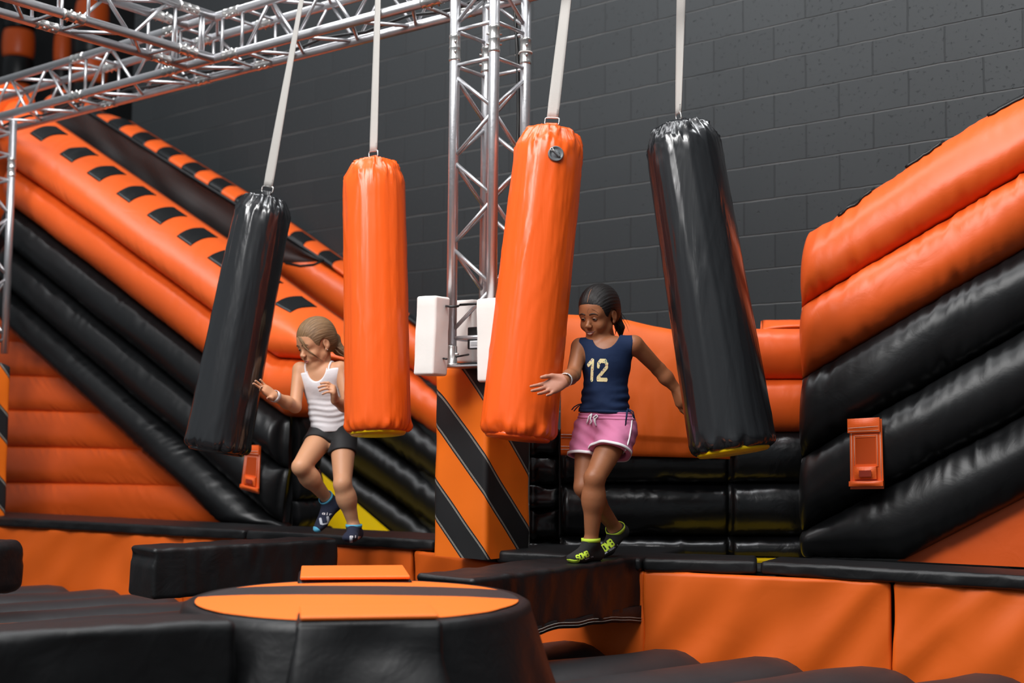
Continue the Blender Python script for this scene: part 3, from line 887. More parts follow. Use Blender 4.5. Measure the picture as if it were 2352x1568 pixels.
# ---------------------------------------------------------------- striped inflated pillars far left behind the truss
def pillar(px, D, pw, ytop, ybot, label, k0):
    c = at(px, 600, D); r = pw / 2 * D / FPX
    z1 = at(px, ytop, D).z; z0 = 0.0
    rt = thing('inflatable_pillar', label, 'pillar', (c.x, c.y, 0), 'striped pillars at the dark end of the hall')
    hb = 0.022 * D
    z = z1; k = k0
    n_ = 0
    while z > 1.4:
        rings = []
        for j in range(9):
            t = j / 8
            rr = r * (0.90 + 0.10 * math.sin(math.pi * t) ** 0.6)
            rings.append([V3((c.x + math.cos(2 * math.pi * q / 28) * rr, c.y + math.sin(2 * math.pi * q / 28) * rr, z - hb * t)) for q in range(28)])
        mk('pillar_band', *loft(rings), (OI, BI)[k % 2], rt)
        z -= hb; k += 1
    mk('pillar_foot', *loft([[V3((c.x + math.cos(2 * math.pi * q / 28) * r * .92, c.y + math.sin(2 * math.pi * q / 28) * r * .92, zz)) for q in range(28)] for zz in (z, 0.0)]), BI, rt)
pillar(193, 15.2, 78, -55, 0, 'striped orange and black pillar, the clearest one behind the truss', 1)
pillar(126, 16.6, 40, 20, 0, 'narrow dim striped pillar just left of the clearest pillar', 1)
pillar(24, 16.6, 74, 10, 0, 'dim striped pillar in the top left corner of the photo', 1)
# ---------------------------------------------------------------- aluminium trusses
AL = M['aluminium']
TS, TR, TB = 0.24, 0.025, 0.0095
UT, NT = hdir(38)
def truss(label, A, e1, length, e2, e3, joints, group, loc, name='box_truss', skip=()):
    """box truss: corner A of the four chords, run e1, cross directions e2, e3; joints = coupler positions along the run"""
    root = thing(name, label, 'truss', loc, group)
    cs = [A, A + e2 * TS, A + e2 * TS + e3 * TS, A + e3 * TS]
    for i, c in enumerate(cs):
        ch = mk('chord', *tube([c, c + e1 * length], TR, 18), AL, root)
        for j in joints:
            if not 0.02 < j < length - 0.02: continue
            cp = MB()
            for q, r_ in ((-0.065, 0.0), (-0.062, 0.0275), (-0.052, 0.0275), (-0.050, 0.0262), (-0.004, 0.0262), (-0.002, 0.0275), (0.002, 0.0275), (0.004, 0.0262), (0.050, 0.0262), (0.052, 0.0275), (0.062, 0.0275)):
                pass
            prof = [(-0.064, 0.0255), (-0.060, 0.0285), (-0.050, 0.0285), (-0.047, 0.0268), (-0.006, 0.0268), (-0.003, 0.0282), (0.003, 0.0282), (0.006, 0.0268), (0.047, 0.0268), (0.050, 0.0285), (0.060, 0.0285), (0.064, 0.0255)]
            cp.add(tube([c + e1 * (j + q) for q, _ in prof], [r_ for _, r_ in prof], 18))
            o_ = cp.build('coupler', M['steel'], ch)
            for q in (-0.024, 0.024):
                d = (e2 - e3).normalized() if i % 2 == 0 else (e2 + e3).normalized()
                mk('bolt', *tube([c + e1 * (j + q) - d * 0.036, c + e1 * (j + q) + d * 0.036], 0.006, 8), M['steel'], ch)
    ends = [0.0] + [j for j in joints if 0 < j < length] + [length]
    for f in range(4):
        c0, c1 = cs[f], cs[(f + 1) % 4]
        for a_, b_ in zip(ends, ends[1:]):
            lo, hi = a_ + 0.085, b_ - 0.085
            if hi - lo < 0.02: continue
            for t in (lo, hi):
                mk('brace', *tube([c0 + e1 * t, c1 + e1 * t], TB, 10), AL, root)
            k = max(1, int(round((hi - lo - 0.05) / 0.225)))
            if hi - lo < 0.16: continue
            st = (hi - lo - 0.06) / k
            for q in range(k):
                x, y = (c0, c1) if (q + f) % 2 == 0 else (c1, c0)
                mk('brace', *tube([x + e1 * (lo + 0.03 + st * q), y + e1 * (lo + 0.03 + st * (q + 1) - 0.018)], TB, 10), AL, root)
    return root
FBp = at(493, 135, 7.09)             # front lower chord of the main truss, at the branch
ZB_ = FBp.z
def onfb(px):                        # point of that chord seen at pixel column px
    n = CAM3 @ V3((1, 0, -((px - 1176) / FPX) * -1)) if False else None
    best = None
    for i in range(2401):
        t = -4 + 8 * i / 2400
        q = FBp + UT * t
        c_ = CAM.inverted() @ q
        x = 1176 + FPX * c_.x / -c_.z
        if best is None or abs(x - px) < best[0]: best = (abs(x - px), t)
    return best[1]
tL, tF = onfb(1046), onfb(1136)
tF = tL + TS
t0 = onfb(-190)
A0 = FBp + UT * t0
tj = [onfb(177) - t0, onfb(392) - t0, onfb(532) - t0, onfb(994) - t0]
truss('long horizontal aluminium truss from the left tower to the striped post tower', A0, UT, tF + 1.2 - t0, NT, UP, tj, 'aluminium trusses', A0)
# branch coming toward the camera over the upper left
Bq = FBp - UT * TS
Lb = 3.3
truss('horizontal aluminium truss branching off toward the camera, upper left', Bq - NT * Lb, NT, Lb, UT, UP, [0.9, 2.4, Lb - 0.19], 'aluminium trusses', Bq - NT * Lb)
# tower on the striped post
Fp = FBp + UT * (tL)
zj1 = at(1046, 97, 5.9).z; zj0 = at(1040, 832, 5.9).z
base_z = at(1040, 838, 5.9).z + 0.045
Tw = V3((Fp.x, Fp.y, base_z))
tower = truss('upright aluminium truss tower rising from the striped post', Tw, UP, ZB_ + 0.6 - base_z, UT, NT, [zj1 - base_z], 'aluminium trusses', Tw, 'truss_tower')
for c in (Tw, Tw + UT * TS, Tw + NT * TS, Tw + UT * TS + NT * TS):
    mk('foot_collar', *tube([c + UP * 0.05, c + UP * 0.045, c - UP * 0.032, c - UP * 0.036, c - UP * 0.045], [0.0265, 0.0285, 0.0285, 0.045, 0.045], 18), M['steel'], tower)
    mk('bolt', *tube([c + UP * 0.01 - UT * 0.042, c + UP * 0.01 + UT * 0.042], 0.006, 8), M['steel'], tower)
mk('base_plate', *rbox(Tw + UT * TS / 2 + NT * TS / 2 - UP * 0.048, (UT, NT, UP), (0.16, 0.16, 0.005), 0.003, 0.2), AL, tower)
# left tower: its right-hand leg is in the picture
Rl = at(30, 300, 8.5)
Rl = V3((Rl.x, Rl.y, 0))
zb2 = at(12, 812, 8.5).z
T2 = Rl - UT * TS - NT * TS
T2 = V3((T2.x, T2.y, zb2))
truss('upright aluminium truss tower cut by the left picture border', T2, UP, ZB_ - 0.02 - zb2, UT, NT, [at(30, 385, 8.5).z - zb2], 'aluminium trusses', T2, 'truss_tower')

# black cables tied along the truss and down the tower
pts = [A0 + NT * TS * 0.86 + UT * (0.3 + 0.16 * i) + UP * (0.034 + 0.014 * math.sin(i * 1.7)) for i in range(int((tL + TS - t0 - 0.3) / 0.16))]
rc = Tw + UT * TS + NT * TS
pts += [V3((rc.x, rc.y, 0)) - UT * 0.07 + UP * (ZB_ - 0.02)] + [V3((rc.x, rc.y, 0)) - UT * 0.045 - NT * 0.008 * math.sin(i) + UP * (ZB_ - 0.12 * i) for i in range(2, 9)]
o = mk('power_cable', *tube(pts, 0.009, 8), M['black_plastic'], origin=pts[0])
tag(o, 'black cable running along the long truss and down the tower', 'cable')
for zz in (ZB_ - 0.27, ZB_ - 0.86):
    c = V3((rc.x, rc.y, zz))
    rg = [c + UT * (0.030 * math.cos(2 * math.pi * k / 20)) + NT * (0.030 * math.sin(2 * math.pi * k / 20)) for k in range(20)]
    rg[10] = c - UT * 0.062
    o = mk('cable_tie', *tube(rg, 0.004, 6, closed=True), M['foam'], origin=c)
    tag(o, 'white cable tie round the right tower leg, ' + ('upper of the two' if zz > ZB_ - 0.5 else 'just above the orange bag'), 'cable tie', 'white cable ties on the tower')

# ---------------------------------------------------------------- striped posts
def stripes_mat(name, phase, per=0.44, slope=1.05):
    m, nt, b = nodes(name)
    uvn = N(nt, 'ShaderNodeUVMap', uv_map='map'); sp = N(nt, 'ShaderNodeSeparateXYZ')
    nt.links.new(uvn.outputs[0], sp.inputs[0])
    a = N(nt, 'ShaderNodeMath', operation='MULTIPLY_ADD'); a.inputs[1].default_value = slope
    nt.links.new(sp.outputs[0], a.inputs[0]); nt.links.new(sp.outputs[1], a.inputs[2])
    s = N(nt, 'ShaderNodeMath', operation='MULTIPLY_ADD'); s.inputs[1].default_value = 1 / per; s.inputs[2].default_value = phase
    nt.links.new(a.outputs[0], s.inputs[0])
    fr = N(nt, 'ShaderNodeMath', operation='FRACT'); nt.links.new(s.outputs[0], fr.inputs[0])
    st = N(nt, 'ShaderNodeMath', operation='LESS_THAN'); st.inputs[1].default_value = 0.46; nt.links.new(fr.outputs[0], st.inputs[0])
    # stitching: two thin lines beside each boundary
    th = None
    for c in (0.030, 0.046, 0.414, 0.430):
        d = N(nt, 'ShaderNodeMath', operation='SUBTRACT'); d.inputs[1].default_value = c; nt.links.new(fr.outputs[0], d.inputs[0])
        ab = N(nt, 'ShaderNodeMath', operation='ABSOLUTE'); nt.links.new(d.outputs[0], ab.inputs[0])
        l = N(nt, 'ShaderNodeMath', operation='LESS_THAN'); l.inputs[1].default_value = 0.0038; nt.links.new(ab.outputs[0], l.inputs[0])
        if th is None: th = l
        else:
            x = N(nt, 'ShaderNodeMath', operation='MAXIMUM'); nt.links.new(th.outputs[0], x.inputs[0]); nt.links.new(l.outputs[0], x.inputs[1]); th = x
    mx = N(nt, 'ShaderNodeMix', data_type='RGBA'); mx.inputs[6].default_value = (0.86, 0.165, 0.008, 1); mx.inputs[7].default_value = (0.016, 0.016, 0.017, 1)
    nt.links.new(st.outputs[0], mx.inputs[0])
    m2 = N(nt, 'ShaderNodeMix', data_type='RGBA'); m2.inputs[7].default_value = (0.42, 0.39, 0.34, 1)
    nt.links.new(th.outputs[0], m2.inputs[0]); nt.links.new(mx.outputs[2], m2.inputs[6]); nt.links.new(m2.outputs[2], b.inputs['Base Color'])
    b.inputs['Roughness'].default_value = 0.5; b.inputs['Specular IOR Level'].default_value = 0.35
    tc = N(nt, 'ShaderNodeTexCoord'); n1 = N(nt, 'ShaderNodeTexNoise', i_Scale=5.0, i_Detail=3.0); nt.links.new(tc.outputs['Object'], n1.inputs['Vector'])
    bp = N(nt, 'ShaderNodeBump', i_Strength=0.15, i_Distance=0.02); nt.links.new(n1.outputs[0], bp.inputs['Height']); nt.links.new(bp.outputs[0], b.inputs['Normal'])
    return m
def striped_post(corner, u, nn, wu, wn, z0, z1, label, phase):
    """corner = front vertical edge; u = run of the left face (toward the corner), nn = away"""
    root = thing('padded_post', label, 'post', (corner.x, corner.y, z0), 'orange and black striped padded posts')
    # perimeter: left-back -> corner -> right-back -> back
    per = 2 * (wu + wn); rc = 0.02
    base = [(-wu, wn), (-wu, 0), (0, 0), (0, wn)]
    nn_ = 96
    V, UVs, F = [], [], []
    zs = [z0 + (z1 - z0) * i / 26 for i in range(27)]
    prof = [(z, 0.0) for z in zs] + [(z1 + 0.008, 0.010), (z1 + 0.014, 0.03), (z1 + 0.016, 0.08)]
    def per_pt(s):
        # start at left-back corner going to the left-front edge, etc.
        segs = ((-wu, wn, 0, -1, wn), (-wu, 0, 1, 0, wu), (0, 0, 0, 1, wn), (0, wn, -1, 0, wu))
        for x, y, dx, dy, l in segs:
            if s <= l + 1e-9: return x + dx * s, y + dy * s
            s -= l
        return -wu, wn
    for z, ins in prof:
        for k in range(nn_ + 1):
            s = per * k / nn_
            x, y = per_pt(s)
            cx, cy = -wu / 2, wn / 2
            fx = max(-wu / 2 + rc, min(wu / 2 - rc, x - cx)); fy = max(-wn / 2 + rc, min(wn / 2 - rc, y - cy))
            ox, oy = x - cx - fx, y - cy - fy
            l = math.hypot(ox, oy)
            if l > 1e-9: ox, oy = ox / l * rc, oy / l * rc
            g = 1 - ins / 0.16
            bul = 0.006 * nz(x * 6 + phase, y * 6, z * 5) + 0.012 * max(0, (z - z1 + 0.25) / 0.25) * nz(x * 9, y * 9, 3)
            px_, py_ = (cx + (fx + ox * (1 + bul / rc)) * g, cy + (fy + oy * (1 + bul / rc)) * g)
            q = corner + u * px_ + nn * py_
            slump = 0.03 * max(0, (z - z1 + 0.3) / 0.3) * (abs(x - cx) / (wu / 2)) ** 3 * (abs(y - cy) / (wn / 2)) ** 3
            V.append(V3((q.x, q.y, z - slump))); UVs.append((s, z + ins * 0.3))
    F = grid_faces(len(prof), nn_ + 1)
    c_ = len(V) - (nn_ + 1)
    F.append(tuple(c_ + k for k in range(nn_)))
    me = mk('striped_cover', V, F, stripes_mat('orange_black_stripes', phase), root, uv=UVs, flip=False)
    f = F[10 * (nn_ + 1) + 36]; nrm = (V[f[1]] - V[f[0]]).cross(V[f[3]] - V[f[0]])
    if nrm.dot(nn) > 0: me.data.flip_normals()
    return root
pc_ = onz(1115, 1283, P - 0.03)
zt = at(1090, 842, 5.9).z
# phase: on the left face the black stripe starts at its left edge at pixel row 875 (upper boundary)
wu_, wn_ = 0.325, 0.34
z875 = at(1010, 880, pc_.y + 0.2).z
ph = -((wn_ * 1.05 + z875) / 0.44) % 1.0 + 0.46
striped_post(V3((pc_.x, pc_.y, 0)), UT, NT, wu_, wn_, P - 0.035, zt, 'orange and black diagonally striped padded post under the truss tower', ph)
q = at(21, 1000, 8.30) - NT * 0.34
striped_post(V3((q.x, q.y, 0)), UT, NT, 0.34, 0.34, P - 0.03, at(22, 832, 8.15).z, 'striped padded post cut by the left picture border', 0.75)

# ---------------------------------------------------------------- foam blocks and box tied to the tower
def foam(px0, py0, px1, py1, D, wpx, depth, label, yaw=20, tilt=0.0):
    a, b = at(px0, py0, D), at(px1, py1, D + tilt)
    d = (b - a).normalized(); ln = (b - a).length
    u, n = hdir(yaw)
    u = (u - d * u.dot(d)).normalized(); n = d.cross(u).normalized()
    if n.y < 0: n = -n
    wd = wpx * D / FPX
    c = (a + b) / 2
    root = mk('foam_block', *rbox(c, (u, n, d), (wd / 2, depth / 2, ln / 2), 0.012, 0.04, wrinkle(0.003, 12, px0)), M['foam'], origin=c)
    return tag(root, label, 'foam block', 'white foam guards on the tower')
foam(996, 682, 988, 862, 5.93, 62, 0.10, 'white foam block strapped left of the tower, tilted outward', 40)
foam(1072, 690, 1072, 832, 6.16, 62, 0.06, 'white foam block behind the tower legs, behind the black box', 40)
foam(1128, 686, 1130, 876, 5.79, 62, 0.07, 'white foam block on the front tower leg, partly behind the orange bag', 40)
bx = at(1100, 776, 5.99)
root = thing('control_box', 'small black control box inside the foot of the tower', 'box', bx - UP * 0.05)
mk('case', *rbox(bx, (UT, NT, UP), (0.055, 0.02, 0.052), 0.006, 0.05), M['black_plastic'], root)
mk('label_sticker', *rbox(bx - NT * 0.0215 - UP * 0.03 - UT * 0.005, (UT, NT, UP), (0.032, 0.0008, 0.017), 0.0005, 0.1), M['white_label'], root)
for k in range(3):
    mk('label_print', *rbox(bx - NT * 0.0226 - UP * (0.022 + 0.007 * k) - UT * 0.008, (UT, NT, UP), (0.022, 0.0004, 0.0012), 0.0002, 0.1), M['grey_plastic'], root)
o = mk('cable_box', *rbox(bx - UP * 0.115 + UT * 0.035, (UT, NT, UP), (0.02, 0.02, 0.045), 0.004, 0.05), M['black_plastic'], origin=bx - UP * 0.115)
tag(o, 'narrow black connector box below the control box on the tower foot', 'box')
def tie(pts, label, r_=0.006):
    o = mk('zip_tie', *tube(pts, r_, 6), M['black_plastic'], origin=pts[0])
    tag(o, label, 'zip tie', 'black zip ties on the tower')
tie([at(1019, 702, 5.98), at(1027, 703, 5.88), at(1040, 704, 5.85), at(1052, 703, 5.88), at(1056, 700, 5.95), at(1097, 697, 5.85)], 'upper black zip tie holding the foam to the tower legs')
tie([at(1009, 822, 5.95), at(1026, 824, 5.86)], 'short lower black zip tie on the left foam block', 0.005)
tie([at(1048, 819, 5.93), at(1076, 814, 6.08)], 'lower black zip tie inside the tower foot', 0.005)

# ---------------------------------------------------------------- hanging bags
def bag(label, top, bot, Dt, Db, r0, r1, m, strap_px, seed, twist=(0, 0), valve=None, ringw=0.030, base=None, strapw=0.055, sD=None):
    a, b = at(*top, Dt), at(*bot, Db)
    ax = (b - a).normalized(); Lb = (b - a).length
    root = thing('hanging_bag', label, 'punching bag', a, 'bags hanging over the deck edge')
    xx = V3((1, 0, 0)); xx = (xx - ax * xx.dot(ax)).normalized(); yy = ax.cross(xx).normalized()   # yy roughly away/toward
    if yy.y > 0: yy = -yy
    KK = 144
    prof = [(0.000, 0.30), (0.002, 0.55), (0.006, 0.70), (0.016, 0.76), (0.035, 0.83), (0.058, 0.91), (0.082, 0.975), (0.105, 0.995), (0.135, 1.0)]
    zs = [(z, f) for z, f in prof] + [(0.17 + (Lb - 0.17 - 0.06) * i / 34, 1.0) for i in range(35)] + [(Lb - 0.045, 0.998), (Lb - 0.03, 0.985), (Lb - 0.018, 0.955), (Lb - 0.008, 0.915), (Lb, 0.86)]
    rings = []
    rnd = random.Random(seed)
    crimps = [(rnd.uniform(0, 2 * math.pi), rnd.uniform(0.10, 0.26), rnd.uniform(0.5, 1.0), rnd.uniform(0.07, 0.15)) for _ in range(9)]
    for z, f in zs:
        rg = []
        rad = (r0 + (r1 - r0) * z / Lb) * f
        for k in range(KK):
            t = 2 * math.pi * k / KK
            c_, s_ = math.cos(t), math.sin(t)
            h = 0.0
            wt_ = math.exp(-((z - 0.055) / 0.055) ** 2)
            for tc_, wd, am, ln in crimps:
                d_ = (t - tc_ + math.pi) % (2 * math.pi) - math.pi
                h -= am * 0.016 * math.exp(-(d_ / wd) ** 2) * max(0, 1 - z / ln) * (z > 0.003)
                h += am * 0.008 * math.exp(-((abs(d_) - wd * 1.4) / (wd * .5)) ** 2) * max(0, 1 - z / ln) * (z > 0.003)
            up_w = max(0, 1 - z / 0.16) * min(1, z / 0.01)
            q1 = nz(c_ * 2.4 + seed * 3, s_ * 2.4, z * 9); q2 = nz(c_ * 6.0 + seed * 5, s_ * 6.0, z * 16 + 3)
            h += up_w * (0.020 * (math.exp(-(q1 / 0.10) ** 2) - 0.45) + 0.009 * (math.exp(-(q2 / 0.10) ** 2) - 0.4))
            bt = math.exp(-((Lb - z - 0.015) / 0.03) ** 2)
            h += bt * 0.022 * nz(c_ * 4 + seed, s_ * 4, 8.0) + bt * 0.014 * (0.3 - abs(nz(c_ * 7 + seed, s_ * 7, z * 9)))
            h += 0.0035 * nz(c_ * 3.2 + seed, s_ * 3.2, z * 1.1) + 0.0016 * nz(c_ * 7.3 + seed, s_ * 7.3, z * 0.9) + 0.0010 * nz(c_ * 18 + seed, s_ * 18, z * 2.0)
            cr = nz(c_ * 2.5 + z * 4 + seed, s_ * 2.5, z * 3.0 + seed)
            h += 0.004 * math.exp(-(cr / 0.05) ** 2) * (0.5 + 0.5 * nz(c_ + seed, s_, z * 2))
            rr = rad + h
            rg.append(a + ax * z + (xx * c_ + yy * s_) * rr)
        rings.append(rg)
    V, F = loft(rings, True, True)
    f = F[len(F) // 2]; nn = (V[f[1]] - V[f[0]]).cross(V[f[3]] - V[f[0]])
    ctr = sum((V[i] for i in f), V3()) / 4
    out = ctr - (a + ax * (ctr - a).dot(ax))
    mk('bag_cover', V, F, m, root, flip=nn.dot(out) < 0)
    if True:
        r_ = r1 * 0.84
        mk('base_disc', *loft([[b + ax * zz + (xx * math.cos(2 * math.pi * k / 48) + yy * math.sin(2 * math.pi * k / 48)) * q for k in range(48)] for zz, q in ((-0.01, r_), (0.006, r_), (0.012, r_ * 0.95))]), base or M['yellow_vinyl'], root)
    # top tab, wire ring, webbing strap
    sd = (at(*strap_px, sD or Dt) - a).normalized()
    wdir = (xx * math.cos(twist[1]) + yy * math.sin(twist[1]))
    mk('top_tab', *rbox(a - ax * 0.012, (wdir, ax.cross(wdir).normalized(), ax), (ringw * 0.85, 0.007, 0.020), 0.005, 0.02), m, root)
    up = -ax
    rg = []
    for k in range(24):
        t = 2 * math.pi * k / 24
        x = max(-1, min(1, 1.25 * math.cos(t))); y = max(-1, min(1, 1.25 * math.sin(t)))
        rg.append(a + up * (0.040 + 0.017 * y) + wdir * (ringw * x))
    mk('ring', *tube(rg, 0.0034, 8, closed=True), M['steel'], root)
    s0 = a + up * 0.052
    Ls = 1.9
    rows_ = []
    ns = 60
    for i in range(ns + 1):
        t = i / ns
        ang = twist[1] + (twist[0] - twist[1]) * min(1, t * Ls / 0.85)
        wv = (xx * math.cos(ang) + yy * math.sin(ang)); wv = (wv - sd * wv.dot(sd)).normalized()
        tv = sd.cross(wv)
        p = s0 + sd * (Ls * t)
        hw = strapw / 2 * (0.96 if t < 0.02 else 1)
        row = []
        for x, y in ((-1, -1), (-0.5, -1.25), (0, -1), (0.5, -1.25), (1, -1), (1, 1), (0.5, 1.25), (0, 1), (-0.5, 1.25), (-1, 1)):
            row.append(p + wv * (hw * x) + tv * (0.0018 * y))
        rows_.append(row)
    V, F = loft(rows_)
    st = mk('strap', V, F, M['strap'], root)
    ang = twist[1]
    wv = (xx * math.cos(ang) + yy * math.sin(ang)); wv = (wv - sd * wv.dot(sd)).normalized(); tv = sd.cross(wv)
    for k in range(4):
        p = s0 + sd * (0.02 + 0.007 * k) 
        sg = -1 if tv.y > 0 else 1
        mk('stitching', *tube([p - wv * strapw * 0.45 + tv * (-sg) * -0.003 * -1, p + wv * strapw * 0.45 + tv * sg * 0.003], 0.0009, 5), M['grey_plastic'], st)
    if valve:
        c = at(*valve, Dt - r0)
        # sit on the skin
        q = a + ax * (c - a).dot(ax); rad_ = (c - q).normalized()
        n = rad_ if rad_.y < 0 else -rad_
        c = q + n * (r0 + 0.004)
        u = n.cross(ax).normalized(); v = n.cross(u)
        def disc(prof_): return loft([[c + n * h_ + (u * math.cos(2 * math.pi * k / 40) + v * math.sin(2 * math.pi * k / 40)) * r_ for k in range(40)] for h_, r_ in prof_])
        vb = mk('valve', *disc([(-0.012, 0.034), (0.006, 0.035), (0.010, 0.033), (0.010, 0.029), (0.005, 0.026), (0.005, 0.016), (0.009, 0.013), (0.009, 0.002)]), M['grey_plastic'], root)
        hd = (u * math.cos(0.6) + v * math.sin(-0.6))
        mk('valve_handle', *rbox(c + n * 0.010, (hd, n.cross(hd).normalized(), n), (0.022, 0.005, 0.009), 0.004, 0.01), M['grey_plastic'], vb)
        lp = [c + n * 0.018 - hd * 0.008, c + n * 0.018 - hd * 0.020, c + n * 0.016 - hd * 0.028 + n.cross(hd) * 0.006, c + n * 0.014 - hd * 0.034, c + n * 0.015 - hd * 0.027 - n.cross(hd) * 0.007, c + n * 0.018 - hd * 0.018]
        mk('valve_cord', *tube(lp, 0.0016, 6), M['foam'], vb)
    return root
bag('black hanging bag on the far left, tilted, beside the girl in white', (611, 452), (497, 1034), 6.62, 6.58, 0.143, 0.168, M['black_bag'], (693, -6), 5, twist=(0.95, 0.30), ringw=0.032, base=M['black_bag'], sD=6.42)
bag('smaller orange hanging bag in front of the girl in white', (858, 372), (868, 993), 6.26, 6.13, 0.152, 0.158, M['orange_bag'], (869, 0), 17, twist=(0.9, 0.5), ringw=0.026, strapw=0.046)
bag('large orange hanging bag with the round grey valve, beside the girl in pink shorts', (1266, 298), (1189, 1003), 5.73, 5.64, 0.153, 0.170, M['orange_bag'], (1301, 0), 23, twist=(0.9, 0.25), valve=(1275, 355), ringw=0.033, base=M['orange_bag'])
bag('large black hanging bag on the right, leaning away from the girl in pink shorts', (1562, 288), (1684, 1035), 5.62, 5.47, 0.165, 0.183, M['black_bag'], (1569, 0), 31, twist=(0.55, 1.15), ringw=0.020, strapw=0.048)
# ---------------------------------------------------------------- people: bodies grown as one continuous skin
class Field:
    def __init__(s, lo, hi, h):
        s.lo = np.array(lo, np.float32); s.h = h
        s.n = np.ceil((np.array(hi) - np.array(lo)) / h).astype(int) + 1
        s.ax = [s.lo[i] + h * np.arange(s.n[i], dtype=np.float32) for i in range(3)]
        s.d = np.full(tuple(s.n), 0.5, np.float32)
    def box(s, lo, hi, pad):
        sl = []
        for i in range(3):
            a = int(max(0, math.floor((lo[i] - pad - s.lo[i]) / s.h))); b = int(min(s.n[i], math.ceil((hi[i] + pad - s.lo[i]) / s.h) + 1))
            if b - a < 2: return None, None
            sl.append(slice(a, b))
        return tuple(sl), (s.ax[0][sl[0]][:, None, None], s.ax[1][sl[1]][None, :, None], s.ax[2][sl[2]][None, None, :])
    def put(s, prim):
        kind, k = prim['t'], prim.get('k', 0.02)
        lo, hi = prim['bb']
        sl, X = s.box(lo, hi, max(k, 0.012) + 4 * s.h)
        if sl is None: return
        v = prim['f'](*X).astype(np.float32) - prim.get('inf', 0.0)
        a = s.d[sl]
        if prim.get('sub'):
            v = -v
            hh = np.maximum(k - np.abs(a - v), 0) / k
            s.d[sl] = np.maximum(a, v) + hh * hh * k * 0.25
        else:
            hh = np.maximum(k - np.abs(a - v), 0) / k
            s.d[sl] = np.minimum(a, v) - hh * hh * k * 0.25
    def mesh(s):
        d, h = s.d, s.h
        ins = d < 0
        c = [ins[i:d.shape[0] - 1 + i, j:d.shape[1] - 1 + j, k:d.shape[2] - 1 + k] for i in (0, 1) for j in (0, 1) for k in (0, 1)]
        tot = sum(x.astype(np.int8) for x in c)
        act = (tot > 0) & (tot < 8)
        ids = np.argwhere(act)
        idx = np.full(act.shape, -1, np.int64); idx[act] = np.arange(len(ids))
        acc = np.zeros((len(ids), 3), np.float64); cnt = np.zeros(len(ids))
        I, J, K_ = ids.T
        offs = [(i, j, k) for i in (0, 1) for j in (0, 1) for k in (0, 1)]
        for a in offs:
            for ax_ in range(3):
                if a[ax_]: continue
                b = list(a); b[ax_] = 1
                va = d[I + a[0], J + a[1], K_ + a[2]]; vb = d[I + b[0], J + b[1], K_ + b[2]]
                cr = (va < 0) != (vb < 0)
                t = np.where(cr, va / np.where(cr, va - vb, 1), 0)
                pos = np.array(a, float)[None, :] + np.zeros((len(ids), 3)); pos[:, ax_] += t
                acc[cr] += pos[cr]; cnt[cr] += 1
        V = s.lo[None, :] + h * (ids + acc / cnt[:, None])
        F = []
        for ax_ in range(3):
            o = [q for q in range(3) if q != ax_]
            a_ = [slice(None)] * 3; b_ = [slice(None)] * 3
            a_[ax_] = slice(0, -1); b_[ax_] = slice(1, None)
            for q in o: a_[q] = slice(1, -1); b_[q] = slice(1, -1)
            sa, sb = ins[tuple(a_)], ins[tuple(b_)]
            cr = np.argwhere(sa != sb)
            if not len(cr): continue
            fl = sa[tuple(cr.T)]
            base = cr.copy(); base[:, o[0]] += 1; base[:, o[1]] += 1
            def g(x, y):
                q = base.copy(); q[:, o[0]] -= x; q[:, o[1]] -= y
                return idx[q[:, 0], q[:, 1], q[:, 2]]
            quad = np.stack([g(1, 1), g(0, 1), g(0, 0), g(1, 0)], 1)
            if ax_ == 1: fl = ~fl
            quad[~fl] = quad[~fl][:, ::-1]
            F.append(quad)
        F = np.concatenate(F)
        F = F[(F >= 0).all(1)]
        return V, F
def cap(a, b, ra, rb, k=0.02, **kw):
    a, b = V3(a), V3(b)
    ab = b - a; L2 = max(ab.length_squared, 1e-9)
    def f(X, Y, Z):
        px, py, pz = X - a.x, Y - a.y, Z - a.z
        t = np.clip((px * ab.x + py * ab.y + pz * ab.z) / L2, 0, 1)
        return np.sqrt((px - ab.x * t) ** 2 + (py - ab.y * t) ** 2 + (pz - ab.z * t) ** 2) - (ra + (rb - ra) * t)
    m_ = max(ra, rb)
    lo = [min(a[i], b[i]) - m_ for i in range(3)]; hi = [max(a[i], b[i]) + m_ for i in range(3)]
    return dict(t='cap', f=f, bb=(lo, hi), k=k, **kw)
def ell(c, r, axes, k=0.02, **kw):
    c = V3(c); A = [V3(x) for x in axes]
    def f(X, Y, Z):
        px, py, pz = X - c.x, Y - c.y, Z - c.z
        q = [(px * a.x + py * a.y + pz * a.z) for a in A]
        k0 = np.sqrt(sum((q[i] / r[i]) ** 2 for i in range(3))); k1 = np.sqrt(sum((q[i] / r[i] ** 2) ** 2 for i in range(3)))
        return k0 * (k0 - 1) / np.maximum(k1, 1e-6)
    ext = [math.sqrt(sum((A[j][i] * r[j]) ** 2 for j in range(3))) for i in range(3)]
    return dict(t='ell', f=f, bb=([c[i] - ext[i] for i in range(3)], [c[i] + ext[i] for i in range(3)]), k=k, **kw)
def half(p, n, bb, k=0.006):
    """keeps only what lies behind the plane (p, n)"""
    p, n = V3(p), V3(n).normalized()
    return dict(t='half', f=lambda X, Y, Z: -((X - p.x) * n.x + (Y - p.y) * n.y + (Z - p.z) * n.z), bb=bb, k=k, sub=True)
